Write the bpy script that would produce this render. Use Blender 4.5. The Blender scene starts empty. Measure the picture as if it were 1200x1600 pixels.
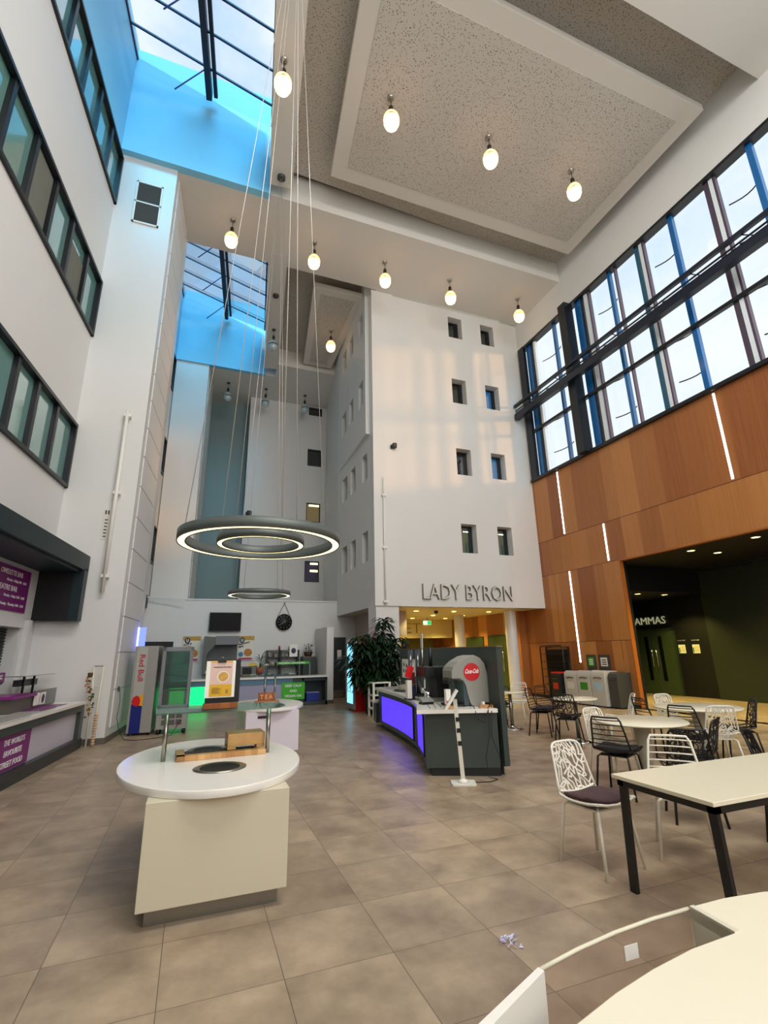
import bpy, math, random
from mathutils import Vector, Matrix
C = bpy.context.scene
COL = C.collection
PI = math.pi
random.seed(7)

# ------------------------------------------------------------------ camera
F_PX, YAW, PITCH, ROLL, EYE = 754.8, 0.36724, 0.28027, -0.0191, 1.6
cd = bpy.data.cameras.new('camera'); cam = bpy.data.objects.new('camera', cd); COL.objects.link(cam)
fwd = Vector((math.sin(YAW)*math.cos(PITCH), math.cos(YAW)*math.cos(PITCH), math.sin(PITCH)))
rt = Vector((math.cos(YAW), -math.sin(YAW), 0)); up = rt.cross(fwd)
r2 = rt*math.cos(ROLL)+up*math.sin(ROLL); u2 = -rt*math.sin(ROLL)+up*math.cos(ROLL)
M = Matrix.Identity(4)
for i in range(3):
    M[i][0] = r2[i]; M[i][1] = u2[i]; M[i][2] = -fwd[i]
M[0][3], M[1][3], M[2][3] = 0, 0, EYE
cam.matrix_world = M
cd.sensor_fit = 'HORIZONTAL'; cd.sensor_width = 36; cd.lens = 36*F_PX/1200
cd.clip_start = 0.05; cd.clip_end = 300
C.camera = cam

# ------------------------------------------------------------------ view and world
vs = C.view_settings
vs.view_transform = 'Standard'; vs.look = 'None'; vs.gamma = 1; vs.use_curve_mapping = False
vs.exposure = 0.02
C.cycles.use_denoising = True
C.cycles.max_bounces = 8; C.cycles.diffuse_bounces = 5; C.cycles.glossy_bounces = 3
C.cycles.transmission_bounces = 6; C.cycles.transparent_max_bounces = 16
C.cycles.sample_clamp_indirect = 4.0
C.cycles.caustics_reflective = False; C.cycles.caustics_refractive = False

w = bpy.data.worlds.new('sky'); C.world = w; w.use_nodes = True
nt = w.node_tree; nt.nodes.clear()
def N(nt, t, **k):
    n = nt.nodes.new(t)
    for a, b in k.items(): setattr(n, a, b)
    return n
tc = N(nt, 'ShaderNodeTexCoord'); mp = N(nt, 'ShaderNodeMapping'); mp.inputs['Scale'].default_value = (1, 1, 2.0)
no = N(nt, 'ShaderNodeTexNoise'); no.inputs['Scale'].default_value = 2.6; no.inputs['Detail'].default_value = 6; no.inputs['Roughness'].default_value = .55
cr = N(nt, 'ShaderNodeValToRGB')
cr.color_ramp.elements[0].position = .40; cr.color_ramp.elements[0].color = (0, 0, 0, 1)
cr.color_ramp.elements[1].position = .62; cr.color_ramp.elements[1].color = (1, 1, 1, 1)
sx = N(nt, 'ShaderNodeSeparateXYZ')
g = N(nt, 'ShaderNodeValToRGB')          # clear sky by height
g.color_ramp.elements[0].position = .0; g.color_ramp.elements[0].color = (1.0, .95, .84, 1)
g.color_ramp.elements[1].position = .95; g.color_ramp.elements[1].color = (.28, .54, .92, 1)
e = g.color_ramp.elements.new(.55); e.color = (.80, .90, .97, 1)
e = g.color_ramp.elements.new(.80); e.color = (.42, .66, .95, 1)
mx = N(nt, 'ShaderNodeMix', data_type='RGBA')
mx.inputs['B'].default_value = (.96, .97, .97, 1)
bg = N(nt, 'ShaderNodeBackground'); bg.inputs['Strength'].default_value = 1.15
wo = N(nt, 'ShaderNodeOutputWorld')
L = nt.links.new
L(tc.outputs['Generated'], mp.inputs['Vector']); L(mp.outputs[0], no.inputs['Vector']); L(no.outputs['Fac'], cr.inputs[0])
L(tc.outputs['Generated'], sx.inputs[0]); L(sx.outputs['Z'], g.inputs[0])
L(cr.outputs[0], mx.inputs['Factor']); L(g.outputs[0], mx.inputs['A']); L(mx.outputs['Result'], bg.inputs['Color']); L(bg.outputs[0], wo.inputs['Surface'])

def lamp(name, kind, loc, power, color, size=1, rot=None, parent=None, **k):
    l = bpy.data.lights.new(name, kind); l.energy = power; l.color = color
    if kind == 'AREA': l.size = size
    if kind in ('POINT', 'SPOT'): l.shadow_soft_size = size
    for a, b in k.items(): setattr(l, a, b)
    o = bpy.data.objects.new(name, l); COL.objects.link(o); o.location = loc
    if rot is not None: o.rotation_euler = rot
    if parent: o.parent = parent
    return o
def aim(o, d): o.rotation_euler = Vector(d).to_track_quat('-Z', 'Y').to_euler()
# low warm evening sun through the right window, and the blue sky seen down through the skylights
s = lamp('evening_sun', 'SUN', (30, -30, 12), 1.4, (1, .50, .18), angle=math.radians(4.0)); aim(s, (-.62, .785, -.105))
s = lamp('sky_light', 'SUN', (0, 0, 40), 4.2, (.12, .70, 1.0), angle=math.radians(34)); aim(s, (-.05, .74, -.67))
# area lights added as fill behind and above the camera, out of view
s = lamp('fill_rear', 'AREA', (4.5, -5.2, 8.0), 850, (.96, .98, 1.0), 12, shape='RECTANGLE', size_y=9); aim(s, (0, 1, -.02))
s = lamp('fill_high', 'AREA', (4.0, 1.0, 13.9), 1500, (1, .97, .93), 9, shape='RECTANGLE', size_y=5); aim(s, (0.05, .45, -1))
s = lamp('fill_low', 'AREA', (3.0, -4.0, 3.0), 70, (1, .95, .88), 5, shape='RECTANGLE', size_y=3); aim(s, (0, 1, .25))

# ------------------------------------------------------------------ materials
MATS = {}
def rgb(h):
    h = h.lstrip('#'); v = [int(h[i:i+2], 16)/255 for i in (0, 2, 4)]
    return tuple(x/12.92 if x <= .04045 else ((x+.055)/1.055)**2.4 for x in v)
def mat(name, col='#ffffff', rough=.5, metal=0, emit=None, strength=0, noise=0, nscale=6, alpha=1, spec=.5, bump=0, coat=0, trans=0):
    if name in MATS: return MATS[name]
    m = bpy.data.materials.new(name); m.use_nodes = True; nt = m.node_tree
    b = nt.nodes['Principled BSDF']; c = rgb(col) if isinstance(col, str) else col
    b.inputs['Base Color'].default_value = (*c, 1); b.inputs['Roughness'].default_value = rough
    b.inputs['Metallic'].default_value = metal; b.inputs['Specular IOR Level'].default_value = spec
    b.inputs['Coat Weight'].default_value = coat; b.inputs['Coat Roughness'].default_value = .06
    b.inputs['Transmission Weight'].default_value = trans; b.inputs['Alpha'].default_value = alpha
    if emit is not None:
        ec = rgb(emit) if isinstance(emit, str) else emit
        b.inputs['Emission Color'].default_value = (*ec, 1); b.inputs['Emission Strength'].default_value = strength
    # every material keeps a faint procedural mottling
    t = N(nt, 'ShaderNodeTexCoord'); n = N(nt, 'ShaderNodeTexNoise'); n.inputs['Scale'].default_value = nscale; n.inputs['Detail'].default_value = 4
    nt.links.new(t.outputs['Object'], n.inputs['Vector'])
    if noise > 0:
        r = N(nt, 'ShaderNodeMix', data_type='RGBA')
        r.inputs['A'].default_value = (*[x*(1-noise) for x in c], 1); r.inputs['B'].default_value = (*[min(1, x*(1+noise)) for x in c], 1)
        nt.links.new(n.outputs['Fac'], r.inputs['Factor']); nt.links.new(r.outputs['Result'], b.inputs['Base Color'])
    if bump > 0:
        bp = N(nt, 'ShaderNodeBump'); bp.inputs['Strength'].default_value = bump; bp.inputs['Distance'].default_value = .01
        nt.links.new(n.outputs['Fac'], bp.inputs['Height']); nt.links.new(bp.outputs[0], b.inputs['Normal'])
    MATS[name] = m
    return m
def glass(name, tint='#ffffff', gloss=.08, rough=.02, body=None, bodyw=0):
    if name in MATS: return MATS[name]
    m = bpy.data.materials.new(name); m.use_nodes = True; nt = m.node_tree; nt.nodes.clear()
    tr = N(nt, 'ShaderNodeBsdfTransparent'); tr.inputs['Color'].default_value = (*rgb(tint), 1)
    gl = N(nt, 'ShaderNodeBsdfGlossy'); gl.inputs['Roughness'].default_value = rough
    fr = N(nt, 'ShaderNodeLayerWeight'); fr.inputs['Blend'].default_value = .25
    ma = N(nt, 'ShaderNodeMath', operation='MULTIPLY_ADD'); ma.inputs[1].default_value = .6; ma.inputs[2].default_value = gloss
    mi = N(nt, 'ShaderNodeMixShader'); o = N(nt, 'ShaderNodeOutputMaterial')
    nt.links.new(fr.outputs['Fresnel'], ma.inputs[0]); nt.links.new(ma.outputs[0], mi.inputs[0])
    nt.links.new(tr.outputs[0], mi.inputs[1]); nt.links.new(gl.outputs[0], mi.inputs[2])
    last = mi
    if bodyw:
        d = N(nt, 'ShaderNodeBsdfDiffuse'); d.inputs['Color'].default_value = (*rgb(body), 1)
        m2 = N(nt, 'ShaderNodeMixShader'); m2.inputs[0].default_value = bodyw
        nt.links.new(mi.outputs[0], m2.inputs[1]); nt.links.new(d.outputs[0], m2.inputs[2]); last = m2
    nt.links.new(last.outputs[0], o.inputs['Surface'])
    MATS[name] = m
    return m

WALL = mat('wall_paint', '#d9d9d6', .55, noise=.015, nscale=.8, spec=.35)
WALLG = mat('satin_wall_paint', '#dad9d5', .22, noise=.015, nscale=.8, spec=.5)
UPB = mat('upstand_painted_skylight', '#86cbe8', .5, noise=.01)  # cyan of the skylight glow is put into this wall colour
SOFF = mat('soffit_paint', '#d8d4cc', .7, noise=.01, nscale=1)
WHITE = mat('white_laminate', '#ece8df', .18, noise=.01, spec=.5)
WHITEM = mat('white_metal', '#e6e4da', .35)
BODYW = mat('counter_body_laminate', '#cfc6ae', .3, noise=.01, nscale=1)
BLACKM = mat('black_metal', '#0c0c0e', .4)
DARKG = mat('dark_grey_laminate', '#3a423f', .35, noise=.03, nscale=2)
FRAME = mat('window_frame_dark', '#14171c', .4)
STEEL = mat('brushed_steel', '#a8a49a', .28, metal=1, noise=.06, nscale=30)
CHROME = mat('chrome', '#d8d8d8', .08, metal=1)
BLACK = mat('matt_black', '#060708', .6)
TEAL = mat('dark_teal_panel', '#12262b', .45, noise=.05, nscale=1.5)
GREYP = mat('grey_plastic', '#8f8f8a', .4, noise=.02)
LGREY = mat('light_grey_plastic', '#bdbbb1', .4, noise=.03)
DGREY = mat('dark_grey_plastic', '#3b3d3c', .45)
PURPLE = mat('magenta_vinyl', '#7c1f72', .35)
WTXT = mat('white_lettering', '#f4f0f0', .4)
RED = mat('red_plastic', '#c8171b', .35)
GREEN = mat('green_vinyl', '#3fae1c', .4)
CUSH = mat('cushion_felt', '#4a3436', .95, noise=.25, nscale=25, bump=.6)
CUSHD = mat('dark_cushion_felt', '#221d1e', .95, noise=.2, nscale=25, bump=.5)
TREEW = mat('white_chair_plastic', '#e4dfd0', .4, noise=.01)
LEAF = mat('dark_leaf', '#152e15', .5, noise=.4, nscale=9, spec=.3)
LEAF2 = mat('fresh_leaf', '#2c4a18', .5, noise=.5, nscale=9)
SKIRT = mat('skirting_taupe', '#5f584f', .5)
PAPER = mat('paper', '#eeeae0', .7)
LACQ = mat('riser_wood', '#c99a5e', .45, noise=.2, nscale=14)  # tan wood of the riser block

def wood(name, a, b, cellw=.42, rows=(1.77, 4.0, 5.18), axis='Y', rough=.33, grain=26):
    m = bpy.data.materials.new(name); m.use_nodes = True; nt = m.node_tree; L = nt.links.new
    P = nt.nodes['Principled BSDF']; P.inputs['Roughness'].default_value = rough
    t = N(nt, 'ShaderNodeTexCoord'); s = N(nt, 'ShaderNodeSeparateXYZ'); L(t.outputs['Object'], s.inputs[0])
    prev = None
    for z in rows:
        g_ = N(nt, 'ShaderNodeMath', operation='GREATER_THAN'); L(s.outputs['Z'], g_.inputs[0]); g_.inputs[1].default_value = z
        if prev is None: prev = g_
        else:
            ad = N(nt, 'ShaderNodeMath', operation='ADD'); L(prev.outputs[0], ad.inputs[0]); L(g_.outputs[0], ad.inputs[1]); prev = ad
    mu = N(nt, 'ShaderNodeMath', operation='MULTIPLY'); L(s.outputs[axis], mu.inputs[0]); mu.inputs[1].default_value = 1/cellw
    ad = N(nt, 'ShaderNodeMath', operation='MULTIPLY_ADD'); L(prev.outputs[0], ad.inputs[0]); ad.inputs[1].default_value = 37.3; L(mu.outputs[0], ad.inputs[2])
    v = N(nt, 'ShaderNodeTexVoronoi', voronoi_dimensions='1D'); v.inputs['Scale'].default_value = 1; L(ad.outputs[0], v.inputs['W'])
    se = N(nt, 'ShaderNodeSeparateColor'); L(v.outputs['Color'], se.inputs[0])
    mp = N(nt, 'ShaderNodeMapping'); mp.inputs['Scale'].default_value = (grain, grain, .7); L(t.outputs['Object'], mp.inputs[0])
    n = N(nt, 'ShaderNodeTexNoise'); n.inputs['Scale'].default_value = 1; n.inputs['Detail'].default_value = 5; L(mp.outputs[0], n.inputs['Vector'])
    f = N(nt, 'ShaderNodeMath', operation='MULTIPLY_ADD'); L(n.outputs['Fac'], f.inputs[0]); f.inputs[1].default_value = .55
    f0 = N(nt, 'ShaderNodeMath', operation='MULTIPLY_ADD'); L(se.outputs[0], f0.inputs[0]); f0.inputs[1].default_value = .8; f0.inputs[2].default_value = -.15
    L(f0.outputs[0], f.inputs[2])
    mx = N(nt, 'ShaderNodeMix', data_type='RGBA', clamp_factor=True); L(f.outputs[0], mx.inputs['Factor'])
    mx.inputs['A'].default_value = (*rgb(a), 1); mx.inputs['B'].default_value = (*rgb(b), 1)
    L(mx.outputs['Result'], P.inputs['Base Color'])
    MATS[name] = m
    return m
WOOD = wood('cherry_veneer', '#874a24', '#c08246', cellw=.62)
WOODS = wood('board_wood', '#7a3d17', '#b5692c', cellw=.08, rows=(50,), axis='X', rough=.45, grain=40)
WOODL = wood('pale_board_wood', '#a8743f', '#dcae72', cellw=.05, rows=(50,), axis='X', rough=.5, grain=40)

def floor_mat():
    m = bpy.data.materials.new('stone_floor_tiles'); m.use_nodes = True; nt = m.node_tree; L = nt.links.new
    P = nt.nodes['Principled BSDF']
    t = N(nt, 'ShaderNodeTexCoord'); s = N(nt, 'ShaderNodeSeparateXYZ'); L(t.outputs['Object'], s.inputs[0])
    def cell(ax, off):
        a = N(nt, 'ShaderNodeMath', operation='SUBTRACT'); L(s.outputs[ax], a.inputs[0]); a.inputs[1].default_value = off
        d = N(nt, 'ShaderNodeMath', operation='DIVIDE'); L(a.outputs[0], d.inputs[0]); d.inputs[1].default_value = .6
        f = N(nt, 'ShaderNodeMath', operation='FRACT'); L(d.outputs[0], f.inputs[0])
        fl = N(nt, 'ShaderNodeMath', operation='FLOOR'); L(d.outputs[0], fl.inputs[0])
        p = N(nt, 'ShaderNodeMath', operation='PINGPONG'); L(d.outputs[0], p.inputs[0]); p.inputs[1].default_value = .5
        l = N(nt, 'ShaderNodeMath', operation='LESS_THAN'); L(p.outputs[0], l.inputs[0]); l.inputs[1].default_value = .0036
        return fl, l
    fx, lx = cell('X', .57); fy, ly = cell('Y', 3.02)
    ln = N(nt, 'ShaderNodeMath', operation='MAXIMUM'); L(lx.outputs[0], ln.inputs[0]); L(ly.outputs[0], ln.inputs[1])
    cb = N(nt, 'ShaderNodeCombineXYZ'); L(fx.outputs[0], cb.inputs[0]); L(fy.outputs[0], cb.inputs[1])
    wn = N(nt, 'ShaderNodeTexWhiteNoise', noise_dimensions='2D'); L(cb.outputs[0], wn.inputs['Vector'])
    # the mottling differs from tile to tile
    vm = N(nt, 'ShaderNodeVectorMath', operation='MULTIPLY_ADD'); L(wn.outputs['Color'], vm.inputs[0]); vm.inputs[1].default_value = (1.5, 1.5, 1.5); L(t.outputs['Object'], vm.inputs[2])
    n1 = N(nt, 'ShaderNodeTexNoise'); n1.inputs['Scale'].default_value = 2.6; n1.inputs['Detail'].default_value = 7; n1.inputs['Roughness'].default_value = .62; L(vm.outputs[0], n1.inputs['Vector'])
    n2 = N(nt, 'ShaderNodeTexNoise'); n2.inputs['Scale'].default_value = .55; n2.inputs['Detail'].default_value = 3; L(t.outputs['Object'], n2.inputs['Vector'])
    c1 = N(nt, 'ShaderNodeValToRGB'); e = c1.color_ramp.elements
    e[0].position = .3; e[0].color = (*rgb('#867664'), 1); e[1].position = .72; e[1].color = (*rgb('#baa78f'), 1)
    L(n1.outputs['Fac'], c1.inputs[0])
    c2 = N(nt, 'ShaderNodeValToRGB'); e = c2.color_ramp.elements
    e[0].position = .3; e[0].color = (.80, .78, .78, 1); e[1].position = .7; e[1].color = (1.08, 1.04, .96, 1)
    L(n2.outputs['Fac'], c2.inputs[0])
    mu = N(nt, 'ShaderNodeMix', data_type='RGBA', blend_type='MULTIPLY'); mu.inputs['Factor'].default_value = 1; L(c1.outputs[0], mu.inputs['A']); L(c2.outputs[0], mu.inputs['B'])
    v = N(nt, 'ShaderNodeMath', operation='MULTIPLY_ADD'); L(wn.outputs['Value'], v.inputs[0]); v.inputs[1].default_value = .12; v.inputs[2].default_value = .94
    m2 = N(nt, 'ShaderNodeVectorMath', operation='SCALE'); L(mu.outputs['Result'], m2.inputs[0]); L(v.outputs[0], m2.inputs['Scale'])
    m3 = N(nt, 'ShaderNodeMix', data_type='RGBA'); L(ln.outputs[0], m3.inputs['Factor']); L(m2.outputs[0], m3.inputs['A']); m3.inputs['B'].default_value = (*rgb('#5c5046'), 1)
    L(m3.outputs['Result'], P.inputs['Base Color'])
    r = N(nt, 'ShaderNodeMath', operation='MULTIPLY_ADD'); L(n1.outputs['Fac'], r.inputs[0]); r.inputs[1].default_value = .25; r.inputs[2].default_value = .25
    L(r.outputs[0], P.inputs['Roughness'])
    return m
FLOOR = floor_mat()

def perf_mat():
    m = bpy.data.materials.new('perforated_plasterboard'); m.use_nodes = True; nt = m.node_tree; L = nt.links.new
    P = nt.nodes['Principled BSDF']; P.inputs['Roughness'].default_value = .8
    t = N(nt, 'ShaderNodeTexCoord'); v = N(nt, 'ShaderNodeTexVoronoi'); v.inputs['Scale'].default_value = 25; L(t.outputs['Object'], v.inputs['Vector'])
    c = N(nt, 'ShaderNodeValToRGB'); c.color_ramp.interpolation = 'CONSTANT'; e = c.color_ramp.elements
    e[0].position = 0; e[0].color = (*rgb('#2b2622'), 1); e[1].position = .23; e[1].color = (*rgb('#c3bcb1'), 1)
    L(v.outputs['Distance'], c.inputs[0]); L(c.outputs[0], P.inputs['Base Color'])
    return m
PERF = perf_mat()

# ------------------------------------------------------------------ mesh helpers
class MB:
    def __init__(self): self.v = []; self.f = []; self.mi = []; self.sm = []
    def add(self, vs, fs, mi=0, smooth=False):
        o = len(self.v); self.v += [tuple(p) for p in vs]
        for f in fs: self.f.append([i+o for i in f]); self.mi.append(mi); self.sm.append(smooth)
        return self
    def box(self, a, b, mi=0, X=None):
        x0, y0, z0 = a; x1, y1, z1 = b
        vs = [(x0, y0, z0), (x1, y0, z0), (x1, y1, z0), (x0, y1, z0), (x0, y0, z1), (x1, y0, z1), (x1, y1, z1), (x0, y1, z1)]
        if X: vs = [X(*p) for p in vs]
        return self.add(vs, [(0, 3, 2, 1), (4, 5, 6, 7), (0, 1, 5, 4), (1, 2, 6, 5), (2, 3, 7, 6), (3, 0, 4, 7)], mi)
    def cbox(self, c, s, mi=0, X=None):
        return self.box([c[i]-s[i]/2 for i in range(3)], [c[i]+s[i]/2 for i in range(3)], mi, X)
    def rbox(self, c, s, rz, mi=0):
        q = Matrix.Rotation(rz, 3, 'Z'); c = Vector(c)
        return self.box([-x/2 for x in s], [x/2 for x in s], mi, lambda x, y, z: c+q@Vector((x, y, z)))
    def rounded(self, c, s, r=.02, mi=0, seg=3):
        # box with rounded vertical edges and softened rim
        pts = []
        hx, hy = s[0]/2, s[1]/2; r = min(r, hx, hy)
        for (cx, cy, a0) in ((hx-r, hy-r, 0), (-hx+r, hy-r, PI/2), (-hx+r, -hy+r, PI), (hx-r, -hy+r, 1.5*PI)):
            for k in range(seg+1):
                a = a0+k/seg*PI/2; pts.append((c[0]+cx+r*math.cos(a), c[1]+cy+r*math.sin(a)))
        return self.prism(pts, c[2]-s[2]/2, c[2]+s[2]/2, mi)
    def prism(self, pts, z0, z1, mi=0, X=None, smooth=False):
        n = len(pts)
        area = sum(pts[i][0]*pts[(i+1) % n][1]-pts[(i+1) % n][0]*pts[i][1] for i in range(n))
        if area < 0: pts = pts[::-1]
        vs = [(x, y, z0) for x, y in pts]+[(x, y, z1) for x, y in pts]
        if X: vs = [X(*p) for p in vs]
        o = len(self.v); self.v += [tuple(p) for p in vs]
        self.f.append([o+i for i in range(n)][::-1]); self.mi.append(mi); self.sm.append(False)
        self.f.append([o+n+i for i in range(n)]); self.mi.append(mi); self.sm.append(False)
        for i in range(n):
            j = (i+1) % n; self.f.append([o+i, o+j, o+n+j, o+n+i]); self.mi.append(mi); self.sm.append(smooth)
        return self
    def tube(self, pts, r, n=8, mi=0, caps=True, closed=False):
        pts = [Vector(p) for p in pts]; m = len(pts); rs = r if isinstance(r, (list, tuple)) else [r]*m
        o = len(self.v); prev = None
        for i, p in enumerate(pts):
            if closed: d = pts[(i+1) % m]-pts[i-1]
            else: d = (pts[min(i+1, m-1)]-pts[max(i-1, 0)])
            d.normalize()
            if prev is None:
                a = Vector((0, 0, 1)) if abs(d.z) < .9 else Vector((1, 0, 0))
                x = d.cross(a).normalized()
            else:
                x = (prev-d*prev.dot(d))
                x = x.normalized() if x.length > 1e-6 else d.orthogonal().normalized()
            y = d.cross(x); prev = x
            for k in range(n):
                t = 2*PI*k/n; self.v.append(tuple(p+x*math.cos(t)*rs[i]+y*math.sin(t)*rs[i]))
        for i in range(m if closed else m-1):
            for k in range(n):
                a = o+i*n+k; b = o+i*n+(k+1) % n; i2 = (i+1) % m
                self.f.append([a, b, o+i2*n+(k+1) % n, o+i2*n+k]); self.mi.append(mi); self.sm.append(n > 4)
        if caps and not closed:
            self.f.append([o+k for k in range(n)][::-1]); self.mi.append(mi); self.sm.append(False)
            self.f.append([o+(m-1)*n+k for k in range(n)]); self.mi.append(mi); self.sm.append(False)
        return self
    def bar(self, a, b, wd, th, nrm, mi=0):
        a = Vector(a); b = Vector(b); d = (b-a).normalized(); nrm = Vector(nrm).normalized(); s_ = d.cross(nrm).normalized()*wd/2; t = nrm*th/2
        vs = [a-s_-t, a+s_-t, a+s_+t, a-s_+t, b-s_-t, b+s_-t, b+s_+t, b-s_+t]
        return self.add(vs, [(0, 3, 2, 1), (4, 5, 6, 7), (0, 1, 5, 4), (1, 2, 6, 5), (2, 3, 7, 6), (3, 0, 4, 7)], mi)
    def cyl(self, c, r, h, n=24, mi=0, r2=None):
        return self.lathe(c, [(0, 0), (r, 0), (r if r2 is None else r2, h), (0, h)], n, mi)
    def lathe(self, c, prof, n=24, mi=0, smooth=True, sx=1, sy=1):
        o = len(self.v); m = len(prof)
        for r, z in prof:
            for k in range(n):
                t = 2*PI*k/n; self.v.append((c[0]+r*math.cos(t)*sx, c[1]+r*math.sin(t)*sy, c[2]+z))
        for i in range(m-1):
            for k in range(n):
                k2 = (k+1) % n; self.f.append([o+i*n+k, o+i*n+k2, o+(i+1)*n+k2, o+(i+1)*n+k]); self.mi.append(mi); self.sm.append(smooth)
        return self
    def quad(self, a, b, c, d, mi=0): return self.add([a, b, c, d], [(0, 1, 2, 3)], mi)
    def mesh(self, name, mats):
        me = bpy.data.meshes.new(name); me.from_pydata(self.v, [], self.f)
        for m in (mats if isinstance(mats, (list, tuple)) else [mats]): me.materials.append(m)
        me.polygons.foreach_set('material_index', self.mi); me.polygons.foreach_set('use_smooth', self.sm)
        me.update(); me.validate()
        return me
    def build(self, name, mats, parent=None, bevel=0, **k):
        o = bpy.data.objects.new(name, self.mesh(name, mats)); COL.objects.link(o)
        if parent: o.parent = parent
        if bevel:
            b = o.modifiers.new('bevel', 'BEVEL'); b.width = bevel; b.segments = 2; b.limit_method = 'ANGLE'
        for a, b_ in k.items(): o[a] = b_
        return o
def tag(o, label, cat, group=None):
    o['label'] = label; o['category'] = cat
    if group: o['group'] = group
    return o
def thing(name, label, cat, loc=(0, 0, 0), rz=0, group=None):
    o = bpy.data.objects.new(name, None); COL.objects.link(o); o.location = loc; o.rotation_euler = (0, 0, rz); o.empty_display_size = .1
    return tag(o, label, cat, group)
def struct(name, mb, m, parent=None, **k):
    o = mb.build(name, m, parent, **k)
    if not parent: o['kind'] = 'structure'
    return o
def sempty(name):
    o = bpy.data.objects.new(name, None); COL.objects.link(o); o['kind'] = 'structure'; return o
def copy_tree(o, parent=None):
    c = o.copy(); COL.objects.link(c); c.parent = parent
    for ch in [x for x in CH.get(o.name, [])]: copy_tree(ch, c)
    return c
CH = {}
def index_children():
    CH.clear()
    for o in bpy.data.objects:
        if o.parent: CH.setdefault(o.parent.name, []).append(o)
FONT = {}
def text(name, s, org, right, upv, height, width=None, ext=.004, m=None, parent=None, bold=0, skew=0, align='LEFT', mats=None, **k):
    cu = bpy.data.curves.new(name, 'FONT'); cu.body = s; cu.size = 1; cu.extrude = 0; cu.offset = bold; cu.space_line = 1.0
    cu.resolution_u = 2
    t = bpy.data.objects.new(name+'_t', cu); COL.objects.link(t)
    bpy.context.view_layer.update()
    me = bpy.data.meshes.new_from_object(t.evaluated_get(bpy.context.evaluated_depsgraph_get()))
    bpy.data.objects.remove(t); bpy.data.curves.remove(cu)
    xs = [v.co.x for v in me.vertices]; ys = [v.co.y for v in me.vertices]
    x0, x1, y0, y1 = min(xs), max(xs), min(ys), max(ys)
    sy = height/(y1-y0); sx = sy if width is None else width/(x1-x0)
    right = Vector(right).normalized(); upv = Vector(upv).normalized(); nr = right.cross(upv); org = Vector(org)
    wid = (x1-x0)*sx; shift = {'LEFT': 0, 'CENTER': -wid/2, 'RIGHT': -wid}[align]
    fr = [org+right*((v.co.x-x0)*sx+shift+skew*(v.co.y-y0)*sy)+upv*((v.co.y-y0)*sy) for v in me.vertices]
    n = len(fr); mb = MB(); vs = [p+nr*ext for p in fr]+[p for p in fr]; mb.v = [tuple(p) for p in vs]
    from collections import Counter
    ec = Counter(); ed = {}
    for p in me.polygons:
        f = list(p.vertices); mb.f.append(f); mb.mi.append(0); mb.sm.append(False)
        for i in range(len(f)):
            a, b = f[i], f[(i+1) % len(f)]; ec[frozenset((a, b))] += 1; ed[frozenset((a, b))] = (a, b)
    for k_, c_ in ec.items():
        if c_ == 1:
            a, b = ed[k_]; mb.f.append([b, a, a+n, b+n]); mb.mi.append(1 if mats else 0); mb.sm.append(False)
    bpy.data.meshes.remove(me)
    return mb.build(name, mats or m or WTXT, parent, **k)
def wall_holes(mb, u0, u1, z0, z1, holes, th, X, mi=0):
    """wall from u0..u1, z0..z1, front at d=0, back at d=th, holes [(ua,ub,za,zb)]; X(u,d,z)->world"""
    us = sorted({u0, u1, *[h[0] for h in holes], *[h[1] for h in holes]}); zs = sorted({z0, z1, *[h[2] for h in holes], *[h[3] for h in holes]})
    us = [u for u in us if u0 <= u <= u1]; zs = [z for z in zs if z0 <= z <= z1]
    for i in range(len(us)-1):
        for j in range(len(zs)-1):
            uc, zc = (us[i]+us[i+1])/2, (zs[j]+zs[j+1])/2
            if any(h[0] < uc < h[1] and h[2] < zc < h[3] for h in holes): continue
            a, b, c, d = us[i], us[i+1], zs[j], zs[j+1]
            mb.quad(X(a, 0, c), X(b, 0, c), X(b, 0, d), X(a, 0, d), mi); mb.quad(X(b, th, c), X(a, th, c), X(a, th, d), X(b, th, d), mi)
    for (a, b, c, d) in holes+[(u1, u0, z0, z1)]:
        mb.quad(X(a, 0, c), X(b, 0, c), X(b, th, c), X(a, th, c), mi); mb.quad(X(a, 0, d), X(a, th, d), X(b, th, d), X(b, 0, d), mi)
        mb.quad(X(a, 0, c), X(a, th, c), X(a, th, d), X(a, 0, d), mi); mb.quad(X(b, 0, c), X(b, 0, d), X(b, th, d), X(b, th, c), mi)
    return mb

# left wing frame: s runs along the left wall, n into the hall
UX, UY = .1074, .9942
def LW(s_, n_, z): return (-2.80+s_*UX+n_*UY, 11.29+s_*UY-n_*UX, z)
def LWX(n_, s_, z): return LW(s_, n_, z)
ZS = 14.23         # underside of the soffit bands
XR = 11.2          # wood wall
YL = 13.82         # front of the block with the name

# ------------------------------------------------------------------ floor, roof, walls
struct('floor', MB().box((-6, -6.2, -.2), (16, 26, 0)), FLOOR)
b = MB().box((-4.6, -6, ZS), (11.5, 4.33, ZS+1.1))
struct('ceiling', b, SOFF)
b = MB()      # first band and the strip beside the first light well
b.box((-3.3, 11.16, ZS), (XR, 13.72, ZS+1.0))
b.prism([LW(-7.2, 3.75, 0)[:2], LW(-7.2, 4.38, 0)[:2], LW(-.05, 4.38, 0)[:2], LW(-.05, 3.75, 0)[:2]], ZS-.004, ZS+.98)
struct('ceiling', b, SOFF)
b = MB()      # second strip, second band
b.prism([LW(2.4, 3.80, 0)[:2], LW(2.4, 4.42, 0)[:2], LW(9.3, 4.42, 0)[:2], LW(9.3, 3.80, 0)[:2]], ZS-.004, ZS+.98)
b.box((-2.4, 20.71, ZS), (6.2, 24.6, ZS+1.0)); b.box((2.55, 19.66, ZS-.002), (6.2, 20.705, ZS+.99))
struct('ceiling', b, SOFF)
b = MB()      # coffer ceilings above the hanging rafts
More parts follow.
